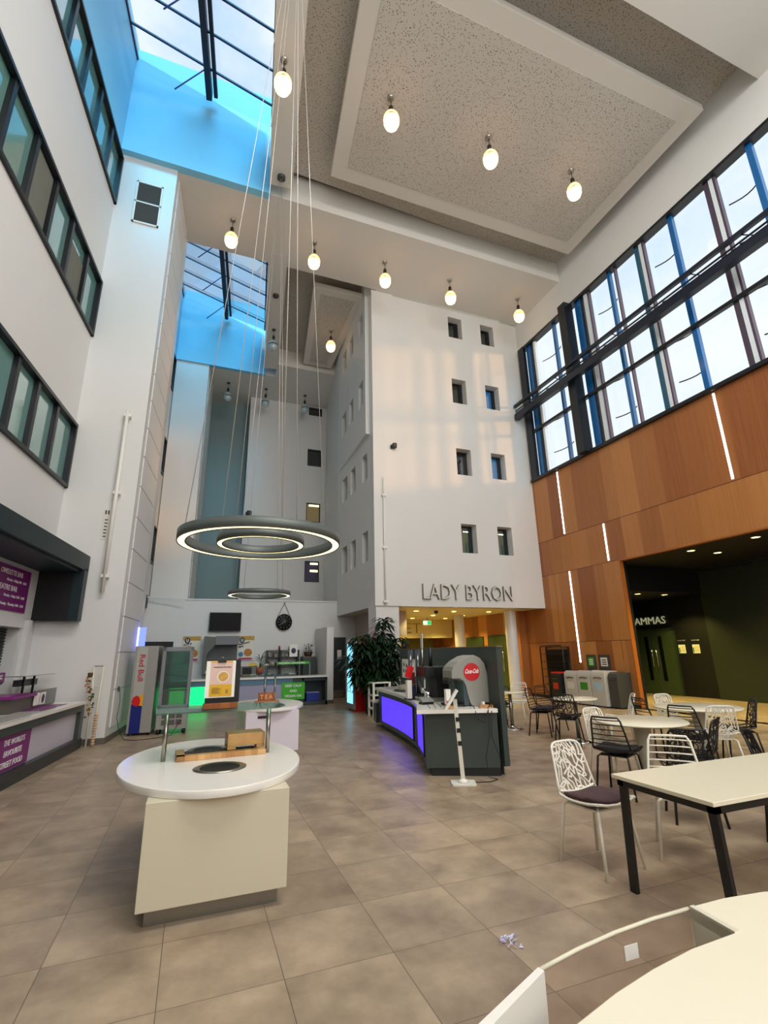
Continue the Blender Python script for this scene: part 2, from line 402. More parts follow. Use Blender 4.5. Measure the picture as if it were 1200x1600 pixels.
b.prism([LW(-7.2, 4.3, 0)[:2], (XR, 4.2), (XR, 11.3), LW(.1, 4.3, 0)[:2]], 15.05, 15.3)
b.prism([(1.9, 13.6), (5.2, 13.6), (5.4, 19.8), (2.5, 19.8)], 15.05, 15.3)
struct('ceiling', b, PERF)
# roof cover so no daylight leaks round the wells
b = MB(); b.prism([LW(-8, 3.95, 0)[:2], (12, 3), (12, 26), (5, 26), LW(13, 3.95, 0)[:2]], 15.35, 15.6); b.box((-6, -6, 15.35), (12, 4, 15.6)); b.box((-5, 11.35, 15.35), (1.5, 13.5, 15.6)); b.box((-5, 21, 15.35), (6, 26, 15.6))
struct('ceiling', b, SOFF)

def raft(pts, border, z0, th, label, open_near=None):
    t = thing('ceiling_raft', label, 'ceiling panel', (pts[0][0], pts[0][1], z0))
    o = Vector((pts[0][0], pts[0][1], 0))
    P = [Vector((p[0], p[1], 0))-o for p in pts]
    b = MB().prism([(p.x, p.y) for p in P], 0.012, th); b.build('raft_body', mat('raft_paint', '#d3cdc3', .75), t)
    c = sum(P, Vector())/len(P); n = len(P); q = []
    # inset polygon
    for i in range(n):
        a, m_, d = P[i-1], P[i], P[(i+1) % n]; e1 = (m_-a).normalized(); e2 = (d-m_).normalized()
        n1 = Vector((-e1.y, e1.x, 0)); n2 = Vector((-e2.y, e2.x, 0))
        if n1.dot(c-m_) < 0: n1 = -n1
        if n2.dot(c-m_) < 0: n2 = -n2
        bi = n1+n2; q.append(m_+bi*(border/(bi.dot(n1))))
    MB().prism([(p.x, p.y) for p in q], 0.0, .012).build('perforated_panel', PERF, t)
    return t
raft([(2.51, 10.17), (10.79, 10.17), (10.79, 5.33), (2.01, 5.33)], .42, 14.4, .22, 'large perforated white ceiling raft above the row of four pendant lamps')
raft([(3.01, 14.50), (4.95, 14.50), (4.95, 19.5), (3.65, 19.5)], .28, 14.4, .22, 'smaller narrow white ceiling raft beyond the soffit, beside the five-lamp row')

# light wells: side walls, end walls, sloping glass
def glz(n_): return 17.55-1.13*n_/3.75
for k, (s0, s1, yend) in enumerate(((-7.3, -.15, 11.15), (2.45, 9.45, 20.7))):
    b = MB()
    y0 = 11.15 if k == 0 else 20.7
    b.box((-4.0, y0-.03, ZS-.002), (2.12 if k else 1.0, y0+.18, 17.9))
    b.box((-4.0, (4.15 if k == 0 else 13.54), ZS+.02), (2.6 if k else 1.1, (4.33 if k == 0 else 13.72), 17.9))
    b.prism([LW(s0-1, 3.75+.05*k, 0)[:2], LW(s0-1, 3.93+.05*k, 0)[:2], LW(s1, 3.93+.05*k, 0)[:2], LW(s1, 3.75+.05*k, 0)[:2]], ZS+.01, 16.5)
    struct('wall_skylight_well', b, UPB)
    wn = sempty('window_%d' % (20+k))
    b = MB(); nn = 8
    yb = [11.15-.864*i for i in range(9)] if k == 0 else [20.7-.90*i for i in range(9)]
    def SK(x_, y_):   # point on the sloping glass
        n_ = (x_+2.80-(y_-11.29)*UX)/UY; return (x_, y_, glz(max(-.3, n_)))
    for y_ in yb:
        xl = -2.80+(y_-11.29)*.108; a = Vector(SK(xl-.1, y_)); c = Vector(SK(xl+3.85, y_))
        b.bar(a, c, .05, .05, (0, 0, 1))
    for n_ in (.02, 3.72): b.bar(Vector(LW(s0-.4, n_, glz(n_))), Vector(LW(s1+.1, n_, glz(n_))), .06, .1, (0, 0, 1))
    b.build('glazing_bar', mat('skylight_bar', '#38304e', .4), wn)
    b = MB(); b.bar(Vector(LW(s0-.4, 1.98, glz(1.98)-.2)), Vector(LW(s1-.05, 1.98, glz(1.98)-.2)), .15, .34, (0, 0, 1)); b.bar(Vector(LW(s0-.4, 2.14, glz(2.1)-.05)), Vector(LW(s1, 2.14, glz(2.1)-.05)), .1, .12, (0, 0, 1))
    b.build('ridge_beam', mat('skylight_beam', '#151d33', .35), wn)
    for j, y_ in enumerate(yb[1::2]):
        xm = -2.80+(y_-11.29)*.108+1.95
        MB().tube([(xm-.05, y_, glz(1.9)-.15), (xm-.75, y_+.35, glz(1.9)-.75)], .02, 6).build('vent_actuator', mat('actuator_blue', '#4a63a8', .4), wn)
    a0 = Vector(LW(s0-.5, -.1, glz(-.1)+.05)); a1 = Vector(LW(s0-.5, 3.85, glz(3.85)+.05)); a2 = Vector(LW(s1+.2, 3.85, glz(3.85)+.05)); a3 = Vector(LW(s1+.2, -.1, glz(-.1)+.05))
    MB().add([a0, a1, a2, a3], [(0, 1, 2, 3)]).build('pane', glass('skylight_glass', '#e8f2fe', .01), wn)

# left wall with its window bands
UPL = MB(); UPL.box((-.36, -17.5, 14.08), (.012, .0, 18.0), 0, LWX); UPL.box((-.36, 2.45, 14.22), (.012, 9.5, 18.0), 0, LWX); struct('wall_skylight_well', UPL, UPB)  # wall top takes the same painted-in blue sky light
bands = [(12.56, 14.08), (8.68, 10.2), (5.0, 6.45)]
holes = [(-13.0, .0, a, c) for a, c in bands]+[(7.3, 9.35, a, c) for a, c in bands]
X_L = lambda u, d, z: LW(u, -d, z)
b = MB(); wall_holes(b, -17.5, 12, 3.5, 18.0, holes, .35, X_L)
struct('wall_left', b, WALL)
PANE = mat('reflective_window_pane', '#66938c', .08, noise=.25, nscale=.7, spec=1.0, coat=1)
BLIND = mat('window_blind', '#6d6f66', .9, noise=.1, nscale=3)
mull = {0: [-6.0, -5.1, -4.25, -3.35, -2.55, -1.71, -.85], 1: [-6.3, -5.35, -4.4, -3.54, -2.69, -1.82, -.9], 2: [-6.2, -5.3, -4.45, -3.55, -2.69, -1.9, -1.0]}
wi = 1
for i, (za, zb) in enumerate(bands):
    for (sa, sb, ms) in ((-13, 0, mull[i]+[-7.2, -8.1, -9, -9.9, -10.8, -11.7]), (7.3, 9.35, [8.3])):
        wn = sempty('window_%d' % wi); wi += 1
        b = MB(); f = .07
        b.box((-.05, sa, za), (.06, sb, za+f), 0, LWX); b.box((-.05, sa, zb-f), (.06, sb, zb), 0, LWX)
        b.box((-.05, sb-f, za), (.06, sb, zb), 0, LWX); b.box((-.05, sa, za), (.06, sa+f, zb), 0, LWX)
        for m_ in ms: b.box((-.07, m_-.05, za+f), (.03, m_+.05, zb-f), 0, LWX)
        b.build('window_frame', FRAME, wn)
        b = MB(); cuts = [sa]+sorted(ms)+[sb]
        for c0, c1 in zip(cuts[:-1], cuts[1:]):
            b.quad(LW(c0, -.055, za), LW(c1, -.055, za), LW(c1, -.055, zb), LW(c0, -.055, zb))
        b.build('pane', PANE, wn)
        if i == 1 and sa < 0:
            b = MB(); b.box((-.045, -3.4, za+.1), (-.04, -2.75, zb-.1), 0, LWX); b.box((-.045, -1.75, za+.1), (-.04, -.95, zb-.4), 0, LWX); b.build('blind', BLIND, wn)

# pillars between the light wells
def pillar(x0, x1, y0, y1, dx, name, z1=ZS):
    b = MB().prism([(x0, y0), (x1, y0), (x1+dx, y1), (x0+dx, y1)], 0, z1)
    struct(name, b, WALLG)
    # side lining with panel joints
    b = MB(); d = Vector((dx, y1-y0, 0)).normalized(); nr = Vector((d.y, -d.x, 0)); o = Vector((x1, y0, 0)); ln = Vector((dx, y1-y0, 0)).length
    X = lambda u, dd, z: o+d*u+nr*dd+Vector((0, 0, z))
    z = .25; 
    while z < z1-.1:
        zt = min(z+.71, z1-.02); b.box((.30, .0, z), (ln-.45, .018, zt-.018), 0, X); z += .72
    struct('trim_%d' % (1 if y0 < 15 else 2), b, WALL)
    b = MB(); b.box((0, .0, .0), (.0+ln, .02, .24), 0, X); b.box((-.02, -.35, 0), (0, .02, .1), 0, X)
    struct('baseboard_left', MB().prism([(x0, y0-.02), (x1+.02, y0-.02), (x1+dx+.02, y1), (x0+dx, y1)], 0, .11), SKIRT)
pillar(-2.80, -1.46, 11.29, 13.72, .22, 'wall_left_pillar')
pillar(-1.75, -.39, 20.75, 23.1, .25, 'wall_left_far_pillar')

# ventilation grille high on the pillar, and its thin white sprinkler pipe
t = thing('ventilation_grille', 'dark two-panel ventilation grille high on the left pillar', 'grille', (-2.05, 11.28, 12.83))
b = MB(); b.box((-.31, -.03, -.66), (-.27, 0, .66)); b.box((.27, -.03, -.66), (.31, 0, .66)); b.box((-.31, -.03, .62), (.31, 0, .66)); b.box((-.31, -.03, -.66), (.31, 0, -.62)); b.box((-.31, -.03, -.02), (.31, 0, .02)); b.build('grille_frame', WHITEM, t)
b = MB()
for i in range(30): b.add([(-.27, -.01, -.62+i*.0413), (.27, -.01, -.62+i*.0413), (.27, -.025, -.59+i*.0413), (-.27, -.025, -.59+i*.0413)], [(0, 1, 2, 3)])
b.box((-.27, -.008, -.62), (.27, -.002, .62)); b.build('louvre', mat('louvre_grey', '#39403f', .6), t)

def blast(name, label, x, y, z0, z1, r=.035, br=(.1, .5, .93)):
    t = thing(name, label, 'pipe', (x, y, z0)); h = z1-z0
    MB().tube([(0, -.12, 0), (0, -.12, h)], r, 10).build('pipe', WHITEM, t)
    for q in br:
        b = MB(); b.box((-.06, -.15, h*q-.03), (.08, 0, h*q+.03)); b.build('bracket', WHITEM, t)
blast('wall_pipe', 'long white vertical pipe fixed to front of the left pillar', -1.82, 11.29, 2.85, 6.9, .04, (.08, .52, .97))
blast('wall_pipe', 'thin white vertical pipe on the column left of the name lettering', 5.27, YL, 2.95, 7.0, .022, (.02, .43, .85))
def notice_strip(label, x, y, z0, z1, w_):
    t = thing('wall_notice', label, 'notice', (x, y, z0))
    MB().box((0, -.01, 0), (w_, 0, z1-z0)).build('backing', mat('notice_backing', '#d5d0c4', .6), t)
    for i in range(6): MB().box((w_*.3, -.013, (z1-z0)*(.08+.11*i)), (w_*.7, -.01, (z1-z0)*(.12+.11*i))).build('symbol', DGREY, t)
    for q in (.2, .58): MB().box((w_*q, -.013, (z1-z0)*.84), (w_*(q+.22), -.01, (z1-z0)*.97)).build('symbol', DGREY, t)
notice_strip('narrow strip of small symbols beside pipe on column', 5.42, YL, 3.98, 4.68, .16)
notice_strip('narrow strip of small symbols beside pipe on left pillar', -2.02, 11.29, 3.95, 4.6, .14)

# servery portal in the left wall
b = MB()
def LB(n0, n1, s0, s1, z0, z1, bb, mi=0): bb.box((n0, s0, z0), (n1, s1, z1), mi, LWX)
LB(-.1, .68, -16, 0, 3.25, 3.56, b); LB(.0, .68, -.22, -.004, 2.27, 3.3, b); LB(-.1, .60, -16, -.2, 3.2, 3.27, b)
struct('trim_3', b, TEAL)
b = MB(); LB(-.1, .5, -.23, -.20, 2.27, 3.25, b); struct('trim_4', b, BLACK)
b = MB(); LB(-.45, -.1, -17.5, 0.0, 2.27, 3.5, b); LB(-.45, -.1, -.62, 0.0, 0, 2.3, b); LB(-.45, -.05, -17.5, -.6, 2.12, 2.27, b); LB(-.5, -.45, -17.5, 12, 0, 3.5, b); LB(-.12, -.02, -.46, -.34, 0, 2.27, b)
LB(-.45, 0, .0, 12, 0, 3.5, b)
struct('wall_left_servery', b, WALL)
t = thing('roller_shutter', 'black roller shutter closed behind the purple servery counter', 'shutter', LW(-5, -.3, 0))
o = Vector(LW(-5, -.3, 0)); b = MB()
for i in range(26):
    z = .82+i*.05
    for (d0, d1, zz0, zz1) in ((0, .02, z, z+.042),):
        b.add([Vector(LW(-16, -.3+d0, zz0))-o, Vector(LW(-.62, -.3+d0, zz0))-o, Vector(LW(-.62, -.3+d1, (zz0+zz1)/2))-o, Vector(LW(-16, -.3+d1, (zz0+zz1)/2))-o, Vector(LW(-.62, -.3+d0, zz1))-o, Vector(LW(-16, -.3+d0, zz1))-o], [(0, 1, 2, 3), (3, 2, 4, 5)])
b.build('slats', mat('shutter_slat', '#1b2224', .4), t)
# signs over and in the servery
t = thing('menu_sign', 'large purple opening-hours sign above the black shutter', 'sign', LW(-1.7, -.09, 2.38)); o = Vector(t.location)
b = MB(); b.add([Vector(LW(-3.1, -.09, 2.38))-o, Vector(LW(-.6, -.09, 2.38))-o, Vector(LW(-.6, -.09, 3.12))-o, Vector(LW(-3.1, -.09, 3.12))-o, Vector(LW(-3.1, -.075, 2.38))-o, Vector(LW(-.6, -.075, 2.38))-o, Vector(LW(-.6, -.075, 3.12))-o, Vector(LW(-3.1, -.075, 3.12))-o], [(4, 5, 6, 7), (0, 4, 7, 3), (5, 1, 2, 6), (7, 6, 2, 3), (4, 0, 1, 5)]); b.build('board', PURPLE, t)
rd = (UX, UY, 0)
for txt, zz, hh, ss in (('OMELETTE BAR', 2.97, .085, -.92), ('Monday - Friday 8:00 - 10:30', 2.85, .06, -.75), ('THEATRE BAR', 2.71, .09, -1.05), ('Monday - Friday 11:00 - 14:00', 2.59, .06, -.73), ('Monday - Thursday 15:00 - 19:30', 2.45, .06, -.72)):
    text('lettering', txt, Vector(LW(ss, -.073, zz))-o, rd, (0, 0, 1), hh, None, .003, WTXT, t, align='RIGHT', bold=.01, skew=.15 if hh < .07 else 0)
t = thing('counter_sign', 'small purple sign hanging against the roller shutter', 'sign', LW(-1.5, -.2, 1.2)); o = Vector(t.location)
b = MB(); b.box((0, -1.5, 0), (.015, .88, .16), 0, lambda n_, s_, z: Vector(LW(-1.5+s_, -.2+n_, 1.2+z))-o); b.build('board', PURPLE, t)
text('lettering', 'SALAD BAR', Vector(LW(-.72, -.18, 1.25))-o, rd, (0, 0, 1), .075, None, .003, WTXT, t, align='RIGHT', bold=.03, skew=.15)

# the long servery counter
t = thing('servery_counter', 'long servery counter with white slatted top along the left wall', 'counter', LW(-4, 1, 0)); o = Vector(t.location)
def lb(n0, n1, s0, s1, z0, z1, name, m): return MB().box((n0, s0, z0), (n1, s1, z1), 0, lambda n_, s_, z: Vector(LW(s_, n_, z))-o).build(name, m, t)
lb(.0, 1.02, -13, -.12, .755, .80, 'worktop', WHITE); lb(.06, 1.0, -13, -.14, .64, .755, 'fascia', DARKG); lb(.1, .93, -13, -.16, .17, .64, 'front_panel', mat('lilac_white_panel', '#c9c2cf', .3, noise=.03)); lb(.1, 1.03, -13, -.14, 0, .17, 'plinth', mat('kick_grey', '#2c3032', .4)); lb(.9, 1.0, -.3, -.12, 0, .64, 'end_post', DARKG)
b = MB()
for n_ in (.62, .70, .78, .86): b.box((n_, -12.9, .8), (n_+.012, -1.2, .804), 0, lambda n_, s_, z: Vector(LW(s_, n_, z))-o)
b.build('tray_rail', DGREY, t)
b = MB(); b.box((.5, -1.7, .801), (.85, -.6, .804), 0, lambda n_, s_, z: Vector(LW(s_, n_, z))-o); b.build('vinyl_strip', PURPLE, t)
t = thing('counter_front_sign', 'purple street food sign on front of the servery counter', 'sign', LW(-3, .94, .2)); o = Vector(t.location)
MB().box((.94, -4.3, .19), (.95, -2.28, .635), 0, lambda n_, s_, z: Vector(LW(s_, n_, z))-o).build('board', PURPLE, t)
for txt, zz in (("THE WORLD'S", .50), ('FAVOURITE', .365), ('STREET FOOD', .23)):
    text('lettering', txt, Vector(LW(-2.80, .953, zz))-o, rd, (0, 0, 1), .075, {"THE WORLD'S": .62, 'FAVOURITE': .52, 'STREET FOOD': .66}[txt], .003, WTXT, t, align='CENTER', bold=.008, skew=.12)
# sneeze guard unit
t = thing('food_display_unit', 'grey heated food display with purple shelf on the servery counter', 'display unit', LW(-1.0, .5, .806)); o = Vector(t.location)
Xq = lambda n_, s_, z: Vector(LW(s_, n_, .806+z))-o
MB().box((.1, -2.1, 0), (.55, -.35, .2), 0, Xq).build('cabinet', mat('warm_grey_metal', '#575249', .4), t)
MB().box((.1, -2.15, .2), (.6, -1.3, .24), 0, Xq).build('shelf', PURPLE, t)
MB().box((.55, -1.3, .02), (.56, -.35, .27), 0, Xq).build('glass_front', mat('smoked_glass', '#20241f', .05, coat=1), t)
b = MB(); b.box((.565, -1.32, .04), (.57, -1.1, .23), 0, Xq); b.box((.565, -1.07, .04), (.57, -.85, .23), 0, Xq); b.build('notice', PAPER, t)
c0 = Vector(LW(-.96, .575, .806+.13))-o; b = MB(); ring = [(Vector((UX, UY, 0))*math.cos(a)*.055+Vector((0, 0, 1))*math.sin(a)*.07+c0) for a in [k*PI/10 for k in range(20)]]
b.add(ring, [list(range(20))]); b.build('badge', mat('navy_ink', '#1b2c46', .5), t)
b = MB()
for s_ in (-1.15, -.75): b.box((.3, s_-.015, .2), (.33, s_+.015, .5), 0, Xq)
b.build('post', BLACKM, t)
b = MB().box((.1, -1.5, .5), (.45, -.2, .51), 0, Xq); b.build('glass_shelf', mat('dark_glass', '#182120', .05, coat=1), t)
b = MB().box((.2, -1.25, .34), (.3, -.55, .44), 0, Xq); b.build('heat_lamp', DGREY, t)
# wooden ladder stand with twisted branch
t = thing('ladder_stand', 'tall white ladder-shaped wine stand leaning by the left pillar', 'stand', (-1.69, 11.02, 0), 0)
for s_ in (-1, 1):
    MB().tube([(s_*.055+.03, .0, 0), (s_*.055+.02, .06, .75), (s_*.085, .12, 1.42)], .017, 6).build('rail', mat('cream_wood', '#e0d9c2', .5), t)
for z in (.55, .85, 1.05): MB().tube([(-.05, .04+z*.05, z), (.07, .04+z*.05, z)], .009, 6).build('rung', MATS['cream_wood'], t)
MB().tube([(-.085, .12, 1.42), (.085, .12, 1.42)], .008, 6).build('top_bar', BLACKM, t)
t = thing('dried_flower_garland', 'dried floral garland hung on the white ladder stand', 'garland', (-1.74, 10.97, .5))
b = MB(); rr = random.Random(3)
for i in range(60):
    z = rr.random()*.75; c = Vector((-.02+.05*math.sin(z*7)+rr.uniform(-.03, .03), rr.uniform(-.03, .02), z)); a = rr.random()*6.28; l = rr.uniform(.03, .07)
    d = Vector((math.cos(a), .2*math.sin(a), math.sin(a)))*l; s_ = Vector((-d.z, 0, d.x))*.35
    b.add([c, c+d*.5+s_, c+d, c+d*.5-s_], [(0, 1, 2, 3)], rr.choice([0, 0, 1, 2]))
b.lathe((-.05, 0, .72), [(.0, 0), (.035, .01), (.045, .06), (.04, .09)], 10, 3)
b.build('flowers', [LEAF2, mat('dried_red', '#7c2018', .8), mat('dried_ochre', '#a8824a', .8), mat('dried_pod', '#5b4422', .8)], t)
t = thing('rope_roll', 'pale rolled rope standing in foot of the ladder stand', 'rope', (-1.60, 10.98, 0)); b = MB()
for i in range(12): b.lathe((.0, 0, .04+i*.045), [(0, 0), (.03, .005), (.034, .022), (.03, .04), (0, .045)], 10)
b.build('roll', mat('rope', '#c7a883', .9, noise=.3, nscale=30), t)
t = thing('wall_socket', 'small black plug and socket on side of the left pillar', 'socket', (-1.40, 11.85, .95)); MB().box((-.0, -.05, -.05), (.03, .05, .05)).build('socket_plate', DGREY, t)
tag(MB().tube([(-1.36, 11.85, .95), (-1.33, 11.86, .7), (-1.35, 11.84, .4), (-1.28, 11.8, .15), (-1.15, 11.6, .012), (-.95, 11.4, .01), (-.6, 11.5, .01), (-.3, 11.75, .01), (-.12, 12.0, .3)], .006, 6).build('power_cable', BLACK), 'black power cable trailing from left pillar socket to the glass fridge', 'cable')

# ------------------------------------------------------------------ right wood wall with big window
XW = lambda u, d, z: (XR+d, -u, z)     # u = -y so that the front faces the hall
b = MB(); wall_holes(b, -15.0, 6.0, 0, 15.2, [(-10.42, 4.0, -.01, 3.98), (-13.72, 4.6, 7.52, 12.98)], .19, XW)
for i, f in enumerate(b.f):
    zc = sum(b.v[q][2] for q in f)/len(f)
    if zc > 10 or (zc > 7.51 and all(b.v[q][2] > 7.5 for q in f)): b.mi[i] = 1
struct('wall_right', b, [WOOD, WALL])
b = MB(); b.box((10.9, 15.0, 0), (11.5, 22.4, 2.95)); struct('wall_right_far', b, WOOD)
# horizontal joints in the veneer, dark window sill and head
b = MB()
for z in (1.77, 5.18): b.box((XR-.003, 10.43 if z < 3 else -4, z-.006), (XR+.01, 15.0, z+.006))
b.box((XR-.003, 10.43, 3.99), (XR+.01, 15.0, 4.0))
for y_, z0, z1 in ((12.44, 1.15, 1.77), (10.77, 1.2, 1.77), (13.2, 1.77, 3.99)): b.box((XR-.003, y_-.004, z0), (XR+.01, y_+.004, z1))
struct('trim_5', b, mat('veneer_joint', '#3a1c0b', .8))
struct('trim_6', MB().box((XR-.10, -4, 7.46), (XR+.2, 13.74, 7.56)).box((XR-.06, -4, 12.93), (XR+.2, 13.74, 13.02)), FRAME)
wn = sempty('window_30')
b = MB()
for y_, d in ((13.55, .08), (10.95, .30), (-1.5, .3)): b.box((XR-d, y_-.16, 7.5), (XR+.05, y_+.16, 13.02))
b.build('post', mat('steel_post', '#10151c', .4), wn)
BLUEF = mat('blue_fin', '#0f5f9e', .3, coat=.4); WFIN = mat('pale_fin', '#dfe6ea', .3); PINKF = mat('mauve_mullion', '#4d3f4e', .4)
def fin(y_, w_, m, d0=.05, d1=.17, name='mullion'): MB().box((XR+d0, y_-w_/2, 7.5), (XR+d1, y_+w_/2, 13.0)).build(name, m, wn)
ys = [13.3, 11.8, 10.55, 9.19, 8.13, 7.01, 5.96, 4.9, 3.8, 2.7, 1.6, .5, -.6]
fin(13.25, .22, BLUEF); fin(13.05, .05, FRAME); fin(12.9, .1, WFIN)
fin(11.8, .09, BLUEF); fin(11.45, .04, PINKF)
fin(10.55, .26, BLUEF); fin(10.36, .05, FRAME); fin(10.2, .12, WFIN); fin(10.06, .04, PINKF)
fin(9.19, .10, BLUEF); fin(8.95, .04, PINKF)
fin(8.13, .11, mat('teal_mullion', '#2a5a72', .35)); fin(7.98, .1, WFIN); fin(7.9, .04, PINKF)
fin(7.01, .13, BLUEF)
fin(5.96, .10, PINKF); fin(5.83, .1, WFIN); fin(5.75, .05, PINKF)
fin(4.9, .13, BLUEF); fin(3.9, .1, PINKF); fin(3.77, .1, WFIN); fin(2.8, .13, BLUEF); fin(1.7, .1, PINKF); fin(.7, .13, BLUEF); fin(-.5, .1, PINKF); fin(-1.7, .13, BLUEF)
# thin curved louvre brackets between the fins
for (ya, yb) in ((12.85, 11.85), (11.42, 11.78), (10.03, 9.24), (7.87, 7.07), (5.72, 4.97), (3.7, 2.87)):
    for z in (8.35, 9.55, 10.9, 12.1):
        b = MB(); b.tube([(XR+.35+.12*math.sin(PI*k/6), ya+(yb-ya)*k/6, z) for k in range(7)], .018, 5); b.build('bracket', FRAME, wn)
b = MB(); b.box((XR-.02, -4, 9.33), (XR+.1, 13.7, 9.43)); b.build('transom', FRAME, wn)
b = MB(); b.box((XR-.52, -4, 10.44), (XR-.42, 13.75, 10.54)); b.box((XR-.52, -4, 9.93), (XR-.32, 13.75, 10.15)); b.tube([(XR-.45, -4, 10.3), (XR-.45, 13.75, 10.3)], .025, 6); b.tube([(XR-.45, -4, 10.22), (XR-.45, 13.75, 10.22)], .015, 6)
y_ = 0
while y_ < 13.7:
    b.tube([(XR-.45, y_, 10.2), (XR-.45, y_+.25, 10.45)], .015, 5); y_ += 1.25
b.build('truss_beam', mat('beam_navy', '#121b2b', .35), wn)
MB().add([(XR+.32, -4.3, 7.4), (XR+.32, -4.3, 13.1), (XR+.32, 13.8, 13.1), (XR+.32, 13.8, 7.4)], [(0, 1, 2, 3)]).build('pane', glass('facade_glass', '#f4f8fa', .03), wn)
# LED strips let into the veneer
for (y_, z0, z1, lab) in ((12.44, 5.22, 7.42, 'upper vertical light strip nearest the white name wall'), (10.77, 4.03, 5.16, 'short vertical light strip in the middle row of wood panels'), (12.44, 1.15, 3.98, 'lowest long light strip ending above the recycling bins'), (6.87, 5.22, 7.42, 'right-hand vertical light strip under the big window')):
    t = thing('light_strip', lab, 'light', (XR, y_, z0), group=None)
    MB().box((-.012, -.032, 0), (.0, .032, z1-z0)).build('channel', WHITEM, t)
    MB().box((-.022, -.02, .01), (-.012, .02, z1-z0-.01)).build('diffuser', mat('led_strip', '#fff0ee', .5, emit='#ffe3dc', strength=9), t)
# opening reveal
struct('trim_7', MB().box((XR-.002, 10.40, 0), (XR+.13, 10.42, 3.98)).box((XR-.002, -4, 3.96), (XR+.13, 10.42, 3.979)), mat('jamb_veneer', '#a85f22', .4, noise=.1, nscale=8))
struct('trim_8', MB().box((XR+.13, 10.39, 0), (XR+.21, 10.42, 3.96)), BLACK)

# theatre lobby behind the opening
DG = mat('dark_green_paint', '#262d22', .5, noise=.05, nscale=1); LOB = mat('lobby_black_paint', '#070a0b', .55)
struct('ceiling', MB().box((XR+.19, -4, 3.975), (15.5, 11.0, 4.1)).box((XR+.19, 11.0, 3.2), (15.5, 16.5, 4.1)), mat('lobby_ceiling', '#040608', .6))
struct('wall_lobby', MB().box((15.2, 11.05, 0), (15.5, 16.5, 4)).box((XR+.19, 16.2, 0), (15.5, 16.5, 4)).box((XR+.195, 10.42, 0), (XR+.21, 16.5, 4)), LOB)
struct('wall_lobby', MB().box((15.1, -4, 0), (15.5, 11.05, 4)), DG)
struct('trim_9', MB().box((15.08, -4, 3.86), (15.1, 11.0, 3.88)), STEEL)
d = sempty('door_1')
DOORG = mat('door_green', '#37452a', .4, noise=.05)
MB().box((15.12, 12.28, 0), (15.2, 12.34, 2.16)).box((15.12, 12.28, 2.12), (15.2, 14.0, 2.18)).box((15.12, 13.94, 0), (15.2, 14.0, 2.16)).build('door_frame', mat('door_frame_green', '#2c3824', .4), d)
MB().box((15.14, 12.34, .01), (15.19, 13.13, 2.12)).build('door_leaf', DOORG, d); MB().box((15.14, 13.14, .01), (15.19, 13.94, 2.12)).build('door_leaf', DOORG, d)
for y_ in (12.86, 13.42): MB().box((15.13, y_-.07, .45), (15.145, y_+.07, 1.92)).build('vision_panel', mat('vision_glass', '#0b1210', .08, coat=1), d)
for y_ in (13.04, 13.22): MB().tube([(15.14, y_, .9), (15.09, y_, .9), (15.09, y_, 1.5), (15.14, y_, 1.5)], .013, 6).build('pull_handle', CHROME, d)
t = thing('wall_lettering', 'pale LAMMAS lettering over the green double door', 'lettering', (15.19, 13.98, 2.3)); text('letters', 'LAMMAS', (-.03, .0, .04), (0, -1, 0), (0, 0, 1), .25, 1.46, .02, mat('glowing_letters', '#cfd0b8', .3, emit='#cfd0a8', strength=.35), t)  # letters are no lamp; a faint emission brightens them
for i, (y0, txt) in enumerate(((12.22, 'LA 0.01 SEAT'), (11.72, 'LA 0.01 EXIT'))):
    t = thing('lobby_notice', ['cream notice immediately right of the green double door', 'second cream notice, further right from the double door'][i], 'notice', (15.19, y0, 1.35))
    MB().box((-.01, -.24, 0), (0, 0, .27)).build('sheet', mat('glowing_notice', '#e2dfa4', .5, emit='#d8d690', strength=.35), t)  # plain sheet brightened by a weak emission of its own
    b = MB(); [b.box((-.014, -.22, .04+.035*k), (-.01, -.05, .052+.035*k)) for k in range(6)]; b.build('print', mat('ochre_print', '#b59b4c', .6), t)
    MB().box((-.014, -.045, .02), (-.01, -.01, .18)).build('side_band', mat('green_print', '#3c8a5a', .6), t)
    text('caption', txt, (-.01, -.01, .39), (0, -1, 0), (0, 0, 1), .035, None, .002, WTXT, t)
def downlight(x, y, z, label, power, col, group, r=.07, ps=1.0):
    t = thing('downlight', label, 'light', (x, y, z), group=group)
    MB().lathe((0, 0, -.012), [(r*1.25, .012), (r*1.25, 0), (r, 0), (r, .01)], 20).build('trim_ring', WHITEM, t)
    MB().lathe((0, 0, -.006), [(0, 0), (r, 0)], 20).build('lens', mat('downlight_lens_'+group[:4], '#ffffff', .5, emit=col, strength=9), t)
    if power: 
        o = lamp('downlight_lamp', 'SPOT', (0, 0, -.03), power, col, r, parent=t, spot_size=math.radians(120), spot_blend=.6)
YEL = (1, .80, .28)
for i, (x_, y_, z_) in enumerate(((11.95, 8.76, 3.98), (12.95, 8.76, 3.98), (11.95, 7.14, 3.98), (13.04, 11.6, 3.2), (14.2, 11.6, 3.2))):
    downlight(x_, y_, z_, ['round downlight left of the front pair in the black lobby ceiling', 'round downlight right of the front pair in the black lobby ceiling', 'round lobby downlight highest and nearest the right photo edge', 'left of two small low downlights over the theatre lettering', 'right of two small low downlights over the theatre lettering'][i], 300, (1, .76, .2), 'downlights in the theatre lobby', .085)

